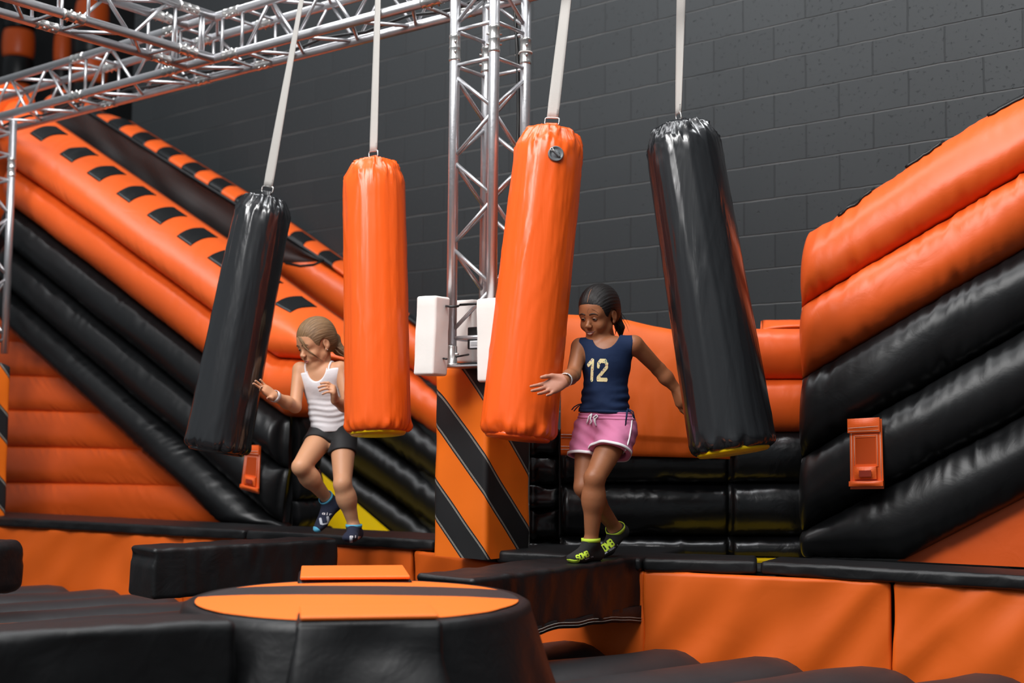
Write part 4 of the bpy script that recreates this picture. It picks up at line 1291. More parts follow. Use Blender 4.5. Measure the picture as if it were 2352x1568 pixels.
def grow(prims, h, inflate=0.0, cuts=(), warp=None, pad=0.03):
    lo = [min(p['bb'][0][i] for p in prims) - pad - inflate for i in range(3)]; hi = [max(p['bb'][1][i] for p in prims) + pad + inflate for i in range(3)]
    F_ = Field(lo, hi, h)
    for p in prims: F_.put(p)
    if inflate: F_.d -= inflate
    if warp is not None: F_.d += warp(F_.ax[0][:, None, None], F_.ax[1][None, :, None], F_.ax[2][None, None, :]).astype(np.float32)
    for c in cuts:
        if c['t'] == 'half': c = dict(c, bb=(lo, hi))
        F_.put(c)
    return F_.mesh()
def skin_mesh(name, VF, m, parent, smooth_it=2):
    V, F = VF
    # a little relaxation takes the grid out of the skin
    V = np.array(V)
    for _ in range(smooth_it):
        acc = np.zeros_like(V); cnt = np.zeros(len(V))
        for a, b in ((0, 1), (1, 2), (2, 3), (3, 0)):
            np.add.at(acc, F[:, a], V[F[:, b]]); np.add.at(acc, F[:, b], V[F[:, a]])
            np.add.at(cnt, F[:, a], 1); np.add.at(cnt, F[:, b], 1)
        V = V * 0.5 + 0.5 * acc / np.maximum(cnt, 1)[:, None]
    org = np.array(ORG[parent.name])
    me = bpy.data.meshes.new(name)
    me.vertices.add(len(V)); me.vertices.foreach_set('co', (V - org).astype(np.float32).ravel())
    me.loops.add(len(F) * 4); me.loops.foreach_set('vertex_index', F.astype(np.int32).ravel())
    me.polygons.add(len(F)); me.polygons.foreach_set('loop_start', np.arange(0, len(F) * 4, 4, dtype=np.int32))
    me.polygons.foreach_set('use_smooth', np.ones(len(F), bool))
    me.materials.append(m)
    me.update(calc_edges=True); me.validate()
    o = bpy.data.objects.new(name, me); COL.objects.link(o); o.parent = parent
    ORG[o.name] = ORG[parent.name]
    bv = BVHTree.FromPolygons([V3(v) for v in V], [tuple(f) for f in F.tolist()])
    return o, bv, V
def hit(bv, p, d, far=0.5):
    """surface point met when looking from p along d"""
    r_ = bv.ray_cast(p, d, far)
    return (r_[0], r_[1]) if r_[0] is not None else (None, None)

def smat(name, col, rough=0.5, sss=0.12, dark=None):
    m = mat(name, col, rough, 0.04, 60.0, vary=0.06, sss=sss, spec=0.35)
    return m
M['skin_tan'] = smat('tan_skin', (0.60, 0.30, 0.165), 0.48)
M['skin_brown'] = smat('brown_skin', (0.31, 0.118, 0.052), 0.45)
M['palm_brown'] = smat('brown_palm_skin', (0.44, 0.19, 0.12), 0.5)
M['lip_a'] = smat('brown_lips', (0.33, 0.10, 0.075), 0.4)
M['lip_b'] = smat('pink_lips', (0.50, 0.19, 0.15), 0.42)
M['teeth'] = mat('teeth', (0.75, 0.68, 0.58), 0.3)
M['mouth_dark'] = mat('mouth_inside', (0.05, 0.012, 0.010), 0.5)
M['eye_white'] = mat('eye_white', (0.68, 0.64, 0.60), 0.2)
M['iris'] = mat('dark_brown_iris', (0.018, 0.009, 0.005), 0.12)
M['lash'] = mat('lashes', (0.010, 0.007, 0.006), 0.6)
M['brow_a'] = mat('black_brow', (0.030, 0.014, 0.008), 0.7)
M['brow_b'] = mat('brown_brow', (0.14, 0.075, 0.04), 0.7)
M['nail'] = mat('finger_nail', (0.55, 0.28, 0.21), 0.35)
M['nail_pale'] = mat('pale_finger_nail', (0.74, 0.46, 0.38), 0.35)
def hairmat(name, c0, c1, rough=0.36):
    m, nt, b = nodes(name)
    uvn = N(nt, 'ShaderNodeUVMap', uv_map='map'); mp = N(nt, 'ShaderNodeMapping'); mp.inputs['Scale'].default_value = (26, 2.2, 1)
    nt.links.new(uvn.outputs[0], mp.inputs[0])
    n1 = N(nt, 'ShaderNodeTexNoise', i_Scale=1.0, i_Detail=5.0, i_Roughness=0.7); nt.links.new(mp.outputs[0], n1.inputs['Vector'])
    mr = N(nt, 'ShaderNodeMapRange'); mr.inputs[1].default_value = 0.32; mr.inputs[2].default_value = 0.68; nt.links.new(n1.outputs[0], mr.inputs[0])
    mx = N(nt, 'ShaderNodeMix', data_type='RGBA'); mx.inputs[6].default_value = (*c0, 1); mx.inputs[7].default_value = (*c1, 1)
    nt.links.new(mr.outputs[0], mx.inputs[0]); nt.links.new(mx.outputs[2], b.inputs['Base Color'])
    bp = N(nt, 'ShaderNodeBump', i_Strength=0.55, i_Distance=0.006); nt.links.new(n1.outputs[0], bp.inputs['Height']); nt.links.new(bp.outputs[0], b.inputs['Normal'])
    b.inputs['Roughness'].default_value = rough; b.inputs['Specular IOR Level'].default_value = 0.32
    return m
M['hair_black'] = hairmat('black_hair', (0.006, 0.005, 0.005), (0.013, 0.010, 0.009), 0.42)
M['hair_blond'] = hairmat('dark_blond_hair', (0.070, 0.036, 0.017), (0.36, 0.215, 0.105), 0.42)
M['navy'] = mat('navy_jersey', (0.009, 0.021, 0.062), 0.8, 0.10, 26.0, vary=0.08, fine=0.2, spec=0.2)
M['white_rib'] = mat('white_ribbed_cotton', (0.78, 0.75, 0.77), 0.85, 0.08, 30.0, fine=0.2)
M['pink'] = mat('pink_fleece', (0.60, 0.190, 0.335), 0.9, 0.14, 22.0, vary=0.06, fine=0.3, spec=0.2)
M['white_trim'] = mat('white_trim', (0.80, 0.76, 0.78), 0.8, fine=0.2)
M['black_lycra'] = mat('black_lycra', (0.010, 0.010, 0.011), 0.7, 0.08, 30.0)
M['black_sock'] = mat('black_sock', (0.012, 0.012, 0.012), 0.9, 0.1, 60.0, fine=0.3)
M['lime'] = mat('lime_knit', (0.56, 0.76, 0.05), 0.85, 0.03, 120.0, fine=0.3)
M['navy_sock'] = mat('navy_sock', (0.012, 0.016, 0.040), 0.9, 0.1, 60.0, fine=0.3)
M['sky_knit'] = mat('light_blue_knit', (0.10, 0.42, 0.62), 0.85, 0.03, 120.0, fine=0.3)
M['sock_print'] = mat('grey_sock_print', (0.50, 0.52, 0.58), 0.85)
M['band'] = mat('white_wristband', (0.74, 0.72, 0.72), 0.5)
m, nt, b = nodes('cream_floral_print')
tc = N(nt, 'ShaderNodeTexCoord'); vo = N(nt, 'ShaderNodeTexVoronoi', i_Scale=120.0); nt.links.new(tc.outputs['Object'], vo.inputs['Vector'])
lt = N(nt, 'ShaderNodeMath', operation='LESS_THAN'); lt.inputs[1].default_value = 0.36; nt.links.new(vo.outputs['Distance'], lt.inputs[0])
hs = N(nt, 'ShaderNodeSeparateColor'); nt.links.new(vo.outputs['Color'], hs.inputs[0])
g2 = N(nt, 'ShaderNodeMath', operation='GREATER_THAN'); g2.inputs[1].default_value = 0.45; nt.links.new(hs.outputs[1], g2.inputs[0])
ml = N(nt, 'ShaderNodeMath', operation='MULTIPLY'); nt.links.new(lt.outputs[0], ml.inputs[0]); nt.links.new(g2.outputs[0], ml.inputs[1])
rp_ = N(nt, 'ShaderNodeValToRGB'); rp_.color_ramp.interpolation = 'CONSTANT'
for e_, (pos, c_) in zip((0, 1), ((0.0, (0.45, 0.10, 0.10, 1)), (0.34, (0.14, 0.11, 0.30, 1)))):
    rp_.color_ramp.elements[e_].position = pos; rp_.color_ramp.elements[e_].color = c_
ne = rp_.color_ramp.elements.new(0.67); ne.color = (0.12, 0.22, 0.16, 1)
nt.links.new(hs.outputs[0], rp_.inputs[0])
mx = N(nt, 'ShaderNodeMix', data_type='RGBA'); mx.inputs[6].default_value = (0.80, 0.68, 0.36, 1)
nt.links.new(ml.outputs[0], mx.inputs[0]); nt.links.new(rp_.outputs[0], mx.inputs[7]); nt.links.new(mx.outputs[2], b.inputs['Base Color'])
b.inputs['Roughness'].default_value = 0.8
M['floral'] = m

# ------------------------------------------------ head, hand, foot builders
class Head:
    def __init__(s, O, yaw, pitch, roll=0.0, sc=1.0):
        y, p = R(yaw), R(pitch)
        f = V3((-math.sin(y) * math.cos(p), -math.cos(y) * math.cos(p), -math.sin(p)))
        l = V3((math.cos(y), -math.sin(y), 0))
        l = (Matrix.Rotation(R(roll), 3, f) @ l).normalized()
        u = f.cross(l).normalized()
        if u.z < 0: u = -u
        s.O, s.f, s.l, s.u, s.sc = V3(O), f, l, u, sc
    def P(s, x, y, z):     # x to the person's left, y forward, z up
        return s.O + (s.l * x + s.f * y + s.u * z) * s.sc
    def E(s, c, r, k=0.02, **kw): return ell(s.P(*c), [q * s.sc for q in r], (s.l, s.f, s.u), k, **kw)
    def C(s, a, b, ra, rb, k=0.02, **kw): return cap(s.P(*a), s.P(*b), ra * s.sc, rb * s.sc, k, **kw)
    def prims(s, smile=0.0):
        P_ = [s.E((0, -.018, .035), (.071, .090, .080)), s.E((0, .028, .040), (.060, .052, .052), .03), s.E((0, .028, -.018), (.056, .050, .072), .03),
              s.E((0, .058, -.087), (.021, .020, .017), .028)]
        for g in (1, -1):
            P_ += [s.C((.046 * g, .006, -.050), (.018 * g, .052, -.086), .019, .014, .022), s.E((.034 * g, .058, -.032 + .004 * smile), (.022, .020, .021), .022)]
        P_ += [s.C((-.036, .060, .020), (.036, .060, .020), .014, .014, .02)]
        P_ += [s.E((0, .070, -.056), (.024, .016, .016), .018)]
        for g in (1, -1):
            P_ += [s.E((.027 * g, .094, .004), (.015, .016, .009), .010, sub=True)]
        P_ += [s.C((0, .072, .004), (0, .096, -.021), .0058, .0100, .012)]
        for g in (1, -1):
            P_ += [s.E((.0108 * g, .0915, -.0255), (.0072, .0080, .0062), .006)]
            P_ += [s.E((.074 * g, -.010, -.004), (.0075, .018, .028), .008), s.E((.082 * g, -.006, .000), (.0065, .010, .016), .004, sub=True), s.E((.074 * g, .002, -.030), (.005, .008, .008), .006)]
        return P_
    def face(s, bv, par, lip, brow, smile=0.4, teeth=False, gaze=(-0.25, -0.35), skin=None, open_=0.62):
        def surf(x, z, lift=0.0):
            q, n = hit(bv, s.P(x, .22, z), -s.f, 0.4)
            if q is None: q, n = s.P(x, .07, z), s.f
            return q + n * lift
        for g in (1, -1):
            c = s.P(.0265 * g, .0680, .004); r_ = .0128 * s.sc
            gd = (s.f + s.l * gaze[0] + s.u * gaze[1]).normalized()
            ga, gb = frame(gd)
            def sph(c, rad, a0, a1, nr=10, ns=24, d=gd, x=ga, y=gb):
                return loft([[c + d * (rad * math.cos(a0 + (a1 - a0) * i / nr)) + (x * math.cos(2 * math.pi * j / ns) + y * math.sin(2 * math.pi * j / ns)) * (rad * math.sin(max(1e-3, a0 + (a1 - a0) * i / nr))) for j in range(ns)] for i in range(nr + 1)])
            eye = mk('eye', *sph(c, r_, 0.0, math.pi), M['eye_white'], par)
            mk('iris', *sph(c, r_ * 1.02, 0.0, 0.66, 5), M['iris'], eye)
            # lids: parts of a slightly larger ball in the skin's colour
            for nm, e0, e1 in (('upper_eyelid', R(16 * open_ + 2), R(82)), ('lower_eyelid', R(-75), R(-20 * open_ - 2))):
                rows_ = []
                for i in range(9):
                    rw_ = []
                    for j in range(17):
                        az = R(-78 + 156 * j / 16)
                        edge = (1 - (az / R(78)) ** 2)
                        e_in = (e0 if e0 > 0 else e1) * (0.25 + 0.75 * edge) + R(-4 * (az / R(78)) * g)
                        e_out = e1 if e0 > 0 else e0
                        el = e_in + (e_out - e_in) * i / 8
                        dd = s.f * (math.cos(el) * math.cos(az)) + s.l * (math.cos(el) * math.sin(az)) + s.u * math.sin(el)
                        rw_.append(c + dd * (r_ * 1.10))
                    rows_.append(rw_)
                V = [p for r in rows_ for p in r]; k_ = len(V); V = V + [c + (p - c) * 0.94 for p in V]
                F = grid_faces(9, 17); F = F + [tuple(k_ + i for i in reversed(f)) for f in F]
                F += [(i, i + k_, i + 1 + k_, i + 1) for i in range(16)]
                nn = (V[1] - V[0]).cross(V[17] - V[0])
                mk(nm, V, F, skin, par)
                if e0 > 0:
                    mk('eyelashes', *tube([p + (p - c).normalized() * 0.0006 for p in rows_[0]], [0.0004 + 0.0011 * s.sc * (1 - abs(j - 8) / 9) for j in range(17)], 6), M['lash'], par)
                else:
                    mk('eyelashes', *tube([p + (p - c).normalized() * 0.0002 for p in rows_[0]], 0.0005, 5), M['lash'], par)
            pts = []
            for i in range(12):
                t = i / 11
                pts.append(surf((.010 + .036 * t) * g, .0205 + .010 * math.sin(math.pi * (0.15 + t * 0.72)) - 0.003 * t, 0.0006))
            mk('eyebrow', *tube(pts, [0.0011 + 0.0021 * math.sin(math.pi * min(1, 0.18 + 0.82 * i / 11)) for i in range(12)], 8), M[brow], par)
            # nostril
            q = surf(.0065 * g, -.0315, 0.0004)
            mk('nostril', *loft([[q + s.l * (0.0034 * math.cos(2 * math.pi * k / 12) * e) + s.u * (0.0018 * math.sin(2 * math.pi * k / 12) * e) + s.f * 0.0008 * (1 - e) for k in range(12)] for e in (1.0, 0.6, 0.1)]), M['mouth_dark'], par)
        wm = .0185 + .006 * smile
        def lipline(dz, th, lift, name, m_, bow=0.0, end=1.0, np_=19):
            pts, rr = [], []
            for i in range(np_):
                t = -1 + 2 * i / (np_ - 1)
                z = -.0555 + dz * (1 - t * t) + smile * .008 * t * t + bow * math.exp(-(t / .22) ** 2)
                pts.append(surf(wm * t * end, z, lift)); rr.append(th * max(0.12, (1 - abs(t) ** 2.4)))
            return mk(name, *tube(pts, rr, 8), m_, par)
        if teeth:
            lipline(.0008, .0027, .0000, 'mouth', M['mouth_dark'], end=0.97)
            for tx in (-.0042, .0012, .0062):
                q = surf(tx, -.0565 + 2.2 * abs(tx) ** 1.5, .0018)
                mk('tooth', *rbox(q, (s.l, s.u, s.f), (.0024, .0017, .0012), .0010, .01), M['teeth'], par)
            lipline(.0046, .0026, -.0002, 'upper_lip', lip, -.0008, end=0.9)
            lipline(-.0050, .0034, .0002, 'lower_lip', lip, end=0.8)
        else:
            lipline(.0000, .0016, .0010, 'mouth', M['mouth_dark'])
            lipline(.0034, .0030, .0002, 'upper_lip', lip, -.0008)
            lipline(-.0044, .0036, .0004, 'lower_lip', lip)
    def hair(s, m_, par, tail, strands, seed=0, h=0.0032, front=0.0):
        pr_ = [s.E((0, -.022, .038), (.0835, .104, .0945)), s.E((0, -.060, -.005), (.064, .055, .060), .03)]
        pr_ += [cap(a, b, ra, rb, .02) for a, b, ra, rb in tail]
        cuts = [s.E((0, .112, -.022 + front), (.078, .094, .092), .008, sub=True)]
        for g in (1, -1):
            cuts += [s.E((.080 * g, .004, -.012), (.024, .025, .036), .006, sub=True), s.E((.070 * g, .045, -.055), (.05, .05, .055), .008, sub=True)]
        cuts += [s.E((0, .02, -.10), (.10, .10, .055), .01, sub=True)]
        O, l, f, u, sc = s.O, s.l, s.f, s.u, s.sc
        def warp(X, Y, Z):
            px, py, pz = X - O.x, Y - O.y, Z - O.z
            x = (px * l.x + py * l.y + pz * l.z) / sc; y = (px * f.x + py * f.y + pz * f.z) / sc; z = (px * u.x + py * u.y + pz * u.z) / sc
            th = np.arctan2(x, z - 0.0)
            part = np.exp(-(x / 0.004) ** 2) * (y > -0.05) * (z > 0.03) * 0.0016
            q = np.sqrt((x / .078) ** 2 + ((y - .112) / .094) ** 2 + ((z + .022 - front) / .092) ** 2)
            fd = np.clip((q - 1.06) / 0.25, 0, 1)
            part = part * fd
            return fd * 0.0007 * np.sin(th * 46 + 9 * y * 10 + seed) + fd * 0.0005 * np.sin(th * 83 + y * 60) + part
        o_, bv, V = skin_mesh('hair', grow(pr_, h, 0.0, cuts, warp), m_, par, 2)
        q = V - np.array(O)
        x = q @ np.array(l) / sc; y = q @ np.array(f) / sc; z = q @ np.array(u) / sc
        th = np.arctan2(x, z + 0.01)
        lay = o_.data.uv_layers.new(name='map')
        vi = np.zeros(len(o_.data.loops), np.int32); o_.data.loops.foreach_get('vertex_index', vi)
        uv = np.stack([th[vi] + 0.25 * y[vi] * 4, y[vi] * 6 - z[vi] * 4], 1).astype(np.float32)
        lay.data.foreach_set('uv', uv.ravel())
        for pts, r_ in strands:
            n_ = 14
            c_ = []
            P0 = [V3(p) for p in pts]
            for i in range(n_):      # smooth curve through the points
                t = i / (n_ - 1) * (len(P0) - 1); k = min(int(t), len(P0) - 2); fr = t - k
                a = P0[max(k - 1, 0)]; b = P0[k]; c = P0[k + 1]; d = P0[min(k + 2, len(P0) - 1)]
                c_.append(0.5 * ((2 * b) + (c - a) * fr + (2 * a - 5 * b + 4 * c - d) * fr ** 2 + (3 * b - a - 3 * c + d) * fr ** 3))
            st_ = mk('hair_strand', *tube(c_, [r_ * (1 - 0.85 * (i / (n_ - 1)) ** 2) for i in range(n_)], 6), m_, o_)
            lay = st_.data.uv_layers.new(name='map')
            for lp in st_.data.loops: lay.data[lp.index].uv = ((lp.vertex_index % 6) * 0.03 + seed, (lp.vertex_index // 6) * 0.1)
        return o_, bv
def hand(W, d, n, thumb, sc, curls, spread=(0.16, 0.03, -0.09, -0.22), th=(0.75, 0.35, 0.2), thumb_out=0.9):
    """W wrist, d toward the knuckles, n palm's facing, thumb = +1/-1 side along n x d; curls: per finger three bends toward n"""
    W, d, n = V3(W), V3(d).normalized(), V3(n)
    n = (n - d * n.dot(d)).normalized()
    t = n.cross(d).normalized() * thumb          # across the palm, toward the thumb
    P_, tips = [], []
    ks = [(.024, .068), (.008, .072), (-.0085, .069), (-.0235, .061)]
    ln = [(.034, .021, .018), (.038, .024, .019), (.035, .022, .018), (.027, .017, .016)]
    rd = [.0082, .0084, .0079, .0068]
    for i in range(4):
        kx, ky = ks[i]
        kn = W + (d * ky + t * kx) * sc
        P_.append(cap(W + (t * kx * 0.55 + d * .006) * sc, kn, .0135 * sc, .0105 * sc, .012))
        dd = (d + t * spread[i]).normalized()
        p = kn; ang = 0.0
        for j in range(3):
            ang += curls[i][j]
            v = dd * math.cos(ang) + n * math.sin(ang)
            q = p + v * (ln[i][j] * sc)
            r0 = rd[i] * sc * (1 - 0.09 * j); r1 = rd[i] * sc * (1 - 0.09 * (j + 1))
            P_.append(cap(p, q, r0, r1, .0035))
            p = q
        tips.append((p, v, -(n * math.cos(ang) - dd * math.sin(ang)), rd[i] * sc * 0.75))
    P_.append(ell(W + (d * .040 - n * 0.0) * sc, (.033 * sc, .044 * sc, .0125 * sc), (t, d, n), .012))
    b0 = W + (t * .016 + d * .012 + n * .004) * sc
    v1 = (t * thumb_out + d * th[0] + n * 0.35).normalized(); b1 = b0 + v1 * .036 * sc
    v2 = (v1 + d * th[1] * 1.2 + n * 0.15 - t * 0.25).normalized(); b2 = b1 + v2 * .028 * sc
    v3 = (v2 + d * th[2]).normalized(); b3 = b2 + v3 * .020 * sc
    P_ += [cap(b0, b1, .0150 * sc, .0108 * sc, .014), cap(b1, b2, .0100 * sc, .0088 * sc, .005), cap(b2, b3, .0088 * sc, .0072 * sc, .004)]
    tips.append((b3, v3, (-n + t * 0.4).normalized(), .0066 * sc))
    return P_, tips
def nails(tips, par, m_=None):
    for p, v, b_, r_ in tips:
        b_ = (b_ - v * b_.dot(v)).normalized(); s_ = v.cross(b_)
        c = p - v * r_ * 0.25 + b_ * r_ * 1.0
        mk('finger_nail', *rbox(c, (v, s_, b_), (r_ * 0.72, r_ * 0.62, 0.0007), 0.0006, 0.01), m_ or M['nail'], par)
def foot_prims(A, H, B, T, up, sc=1.0, k=0.02):
    """ankle, heel (ground), ball (ground), toe tip"""
    A, H, B, T, up = V3(A), V3(H), V3(B), V3(T), V3(up).normalized()
    fw = (B - H).normalized(); sd = up.cross(fw).normalized(); up2 = fw.cross(sd)
    hc = H + up2 * .026 * sc; bc = B + up2 * .021 * sc; tc_ = T + up2 * .015 * sc - fw * .012 * sc
    return [cap(A, hc + up2 * .004, .030 * sc, .027 * sc, k), cap(hc, bc, .026 * sc, .022 * sc, k), cap(A - up2 * .01 + fw * .012, bc, .027 * sc, .020 * sc, .03),
            ell((bc + tc_) / 2, ((bc - tc_).length * 0.5 + .020 * sc, .036 * sc, .0165 * sc), (fw, sd, up2), .018),
            cap(bc + sd * .018 * sc, tc_ + sd * .012 * sc, .017 * sc, .013 * sc, .012), cap(bc - sd * .018 * sc, tc_ - sd * .014 * sc - fw * .008 * sc, .016 * sc, .012 * sc, .012)]
# block strokes for lettering
GL = {'1': [[(.14, .76), (.42, 1.0), (.46, 1.0), (.46, 0)]], '2': [[(.06, .70), (.06, .86), (.20, 1.0), (.56, 1.0), (.70, .86), (.70, .66), (.08, .12), (.08, .02), (.72, .02)]],
      'S': [[(.7, .86), (.56, 1), (.2, 1), (.06, .86), (.06, .62), (.7, .4), (.7, .14), (.56, 0), (.2, 0), (.06, .14)]], 'O': [[(.2, 0), (.06, .14), (.06, .86), (.2, 1), (.56, 1), (.7, .86), (.7, .14), (.56, 0), (.2, 0)]],
      'M': [[(.06, 0), (.06, 1), (.38, .4), (.7, 1), (.7, 0)]], 'B': [[(.06, 0), (.06, 1), (.54, 1), (.66, .88), (.66, .64), (.54, .52), (.06, .52)], [(.54, .52), (.7, .38), (.7, .14), (.56, 0), (.06, 0)]],
      'U': [[(.06, 1), (.06, .14), (.2, 0), (.56, 0), (.7, .14), (.7, 1)]], 'w': [[(.02, .66), (.2, 0), (.38, .5), (.56, 0), (.74, .66)]], 'a': [[(.6, .66), (.6, 0)], [(.6, .5), (.45, .66), (.2, .66), (.06, .5), (.06, .14), (.2, 0), (.45, 0), (.6, .14)]],
      'i': [[(.38, 0), (.38, .66)], [(.38, .9), (.38, .95)]], 'r': [[(.2, 0), (.2, .66)], [(.2, .45), (.4, .66), (.6, .66)]], 's': [[(.6, .6), (.2, .66), (.1, .5), (.6, .2), (.5, 0), (.1, .04)]], 'n': [[(.1, 0), (.1, .66)], [(.1, .5), (.3, .66), (.5, .66), (.62, .5), (.62, 0)]],
      'u': [[(.1, .66), (.1, .14), (.25, 0), (.5, 0), (.62, .14)], [(.62, .66), (.62, 0)]], 'o': [[(.2, 0), (.06, .16), (.06, .5), (.2, .66), (.5, .66), (.62, .5), (.62, .16), (.5, 0), (.2, 0)]], '.': [[(.3, .02), (.34, .02)]], 'b': [[(.1, 1), (.1, 0)], [(.1, .5), (.3, .66), (.5, .66), (.62, .5), (.62, .14), (.5, 0), (.25, 0), (.1, .12)]]}
def decal(text, bv, c, right, up, view, height, m_, par, name, thick=0.17, adv=0.86, lift=0.0012, cells=None, aspect=1.0):
    """flat lettering laid onto a surface: centre c, reading direction, up, and the direction one looks along"""
    cell = cells or height / 46
    W_ = adv * len(text)
    segs = []
    for i, ch in enumerate(text):
        for pl in GL.get(ch, []):
            for a, b in zip(pl, pl[1:]): segs.append((a[0] + adv * i, a[1], b[0] + adv * i, b[1]))
    segs = np.array(segs)
    nx, ny = int((W_ + 0.3) * height * aspect / cell) + 1, int(1.3 * height / cell) + 1
    gx = -0.15 + (np.arange(nx)) * cell / height / aspect; gy = -0.15 + np.arange(ny) * cell / height
    X, Y = np.meshgrid(gx + cell / height / aspect / 2, gy + cell / height / 2, indexing='ij')
    d = np.full(X.shape, 9.0)
    for x0, y0, x1, y1 in segs:
        dx, dy = x1 - x0, y1 - y0
        t = np.clip(((X - x0) * dx + (Y - y0) * dy) / max(1e-9, dx * dx + dy * dy), 0, 1)
        d = np.minimum(d, np.hypot(X - x0 - dx * t, Y - y0 - dy * t))
    on = d < thick / 2 * 1.0
    V, F, ix = [], [], {}
    def vid(i, j):
        if (i, j) not in ix:
            p = c + right * ((gx[i] if i < nx else gx[-1]) - W_ / 2 + 0.05) * height * aspect + up * ((gy[j] if j < ny else gy[-1]) - 0.5) * height
            q, n_ = hit(bv, p - view * 0.12, view, 0.3)
            ix[(i, j)] = None if q is None else len(V)
            if q is not None: V.append(q - view * lift)
        return ix[(i, j)]
    for i in range(nx - 1):
        for j in range(ny - 1):
            if on[i, j]:
                f = [vid(i, j), vid(i + 1, j), vid(i + 1, j + 1), vid(i, j + 1)]
                if None not in f: F.append(tuple(f))
    if not F: return None
    f = F[0]; nn = (V[f[1]] - V[f[0]]).cross(V[f[3]] - V[f[0]])
    return mk(name, V, F, m_, par, flip=nn.dot(view) > 0)
def loop_on(bv, c, axis, r_far, n=48, lift=0.0, ax0=None):
    a, b = frame(V3(axis))
    out = []
    for i in range(n):
        t = 2 * math.pi * i / n
        dd = a * math.cos(t) + b * math.sin(t)
        q, nn = hit(bv, c + dd * r_far, -dd, r_far * 1.05)
        if q is None: q = c + dd * 0.02
        out.append(q + dd * lift)
    return out
def band_loop(pts_c, axis, width, th, name, m_, par):
    ax_ = V3(axis).normalized()
    c = sum(pts_c, V3()) / len(pts_c)
    rings = []
    for p in pts_c:
        o = (p - c); o = (o - ax_ * o.dot(ax_)).normalized()
        rings.append([p - ax_ * width / 2, p + ax_ * width / 2, p + ax_ * width / 2 + o * th, p - ax_ * width / 2 + o * th])
    V = [q for r in rings for q in r]
    F = grid_faces(len(rings), 4, True, True)
    f = F[2]; nn = (V[f[1]] - V[f[0]]).cross(V[f[3]] - V[f[0]])
    return mk(name, V, F, m_, par, smooth=True, flip=nn.dot(V[f[0]] - c) < 0)

def neckline(bv, c, r, axes, a0, a1, rad, m_, par, lift=0.0, n=44):
    """piping where the garment's neck opening meets the body"""
    l, f, u = axes
    pts = []
    for i in range(n):
        t = R(a0 + (a1 - a0) * i / (n - 1))
        k = 0.8
        q = None
        for _ in range(6):
            x, z = r[0] * k * math.cos(t), r[2] * k * math.sin(t)
            q, nn = hit(bv, c + l * x + u * z + f * .3, -f, .5)
            if q is None: break
            y = (q - c).dot(f)
            k = math.sqrt(max(0.02, 1 - min(0.97, (y / r[1]) ** 2)))
        if q is not None: pts.append(q + nn * lift)
    runs = [[]]
    for p in pts:
        if runs[-1] and (p - runs[-1][-1]).length > 0.022: runs.append([])
        runs[-1].append(p)
    pts = max(runs, key=len)
    if len(pts) > 6:
        sm = [pts[0]] + [(a + b * 2 + c_) / 4 for a, b, c_ in zip(pts, pts[1:], pts[2:])] + [pts[-1]]
        mk('neck_binding', *tube(sm, rad, 8), m_, par)
# ================================================ girl in the navy top and pink shorts
HS = 0.0036
ga = thing('person', 'girl in navy top numbered 12 and pink shorts, walking between the large bags', 'person', onz(1350, 1287, P + 0.006))
hd = Head(at(1374, 724, 5.70), 36, 20, -2, 1.04)
nk = at(1397, 792, 5.735)
rs, ls = at(1331, 796, 5.715), at(1458, 791, 5.66)       # shoulders
re, rw_j = at(1317, 860, 5.60), at(1298, 873, 5.43)
le, lw_j = at(1513, 848, 5.74), at(1554, 894, 5.76)
pel = at(1388, 968, 5.70)
rh, lh = at(1357, 988, 5.735), at(1420, 988, 5.665)
lk, la = at(1366, 1098, 5.53), at(1358, 1243, 5.575)
rk, ra_ = at(1341, 1118, 5.66), at(1413, 1212, 5.85)
tu = ((rs + ls) / 2 - pel).normalized(); tl = (ls - rs); tl = (tl - tu * tl.dot(tu)).normalized(); tf = tu.cross(tl); tf = tf if tf.y < 0 else -tf
ch = (rs + ls) / 2 - tu * 0.085
be = pel + tu * 0.105
torso = [ell(ch, (.100, .070, .125), (tl, tf, tu), .03), cap(rs + tl * .012 - tu * .004, ls - tl * .012 - tu * .004, .037, .037, .04), ell(be, (.097, .070, .11), (tl, tf, tu), .04),
         ell(pel, (.108, .082, .085), (tl, tf, tu), .04), ell(ch + tf * .012 + tu * .02, (.085, .062, .09), (tl, tf, tu), .03)]
neck = [cap(nk - tu * .03, hd.P(0, -.034, -.040), .041, .036, .016), cap(nk - tl * .03 - tu * .012, nk + tl * .03 - tu * .012, .036, .036, .03)]
arms = [cap(rs, re, .037, .031, .025), cap(re, re.lerp(rw_j, .45), .0315, .031, .012), cap(re.lerp(rw_j, .45), rw_j, .031, .0225, .02),
        cap(ls, le, .039, .031, .025), cap(le, le.lerp(lw_j, .4), .031, .031, .012), cap(le.lerp(lw_j, .4), lw_j, .031, .0225, .02)]
rhd, rtips = hand(rw_j, at(1246, 897, 5.41) - at(1297, 873, 5.43), V3((-0.25, -1, 0.35)), -1, 1.05,
                  ((0.12, 0.10, 0.08), (0.22, 0.18, 0.10), (0.34, 0.22, 0.12), (0.40, 0.28, 0.15)), (0.14, 0.0, -0.17, -0.38), (0.85, 0.5, 0.3), 0.55)
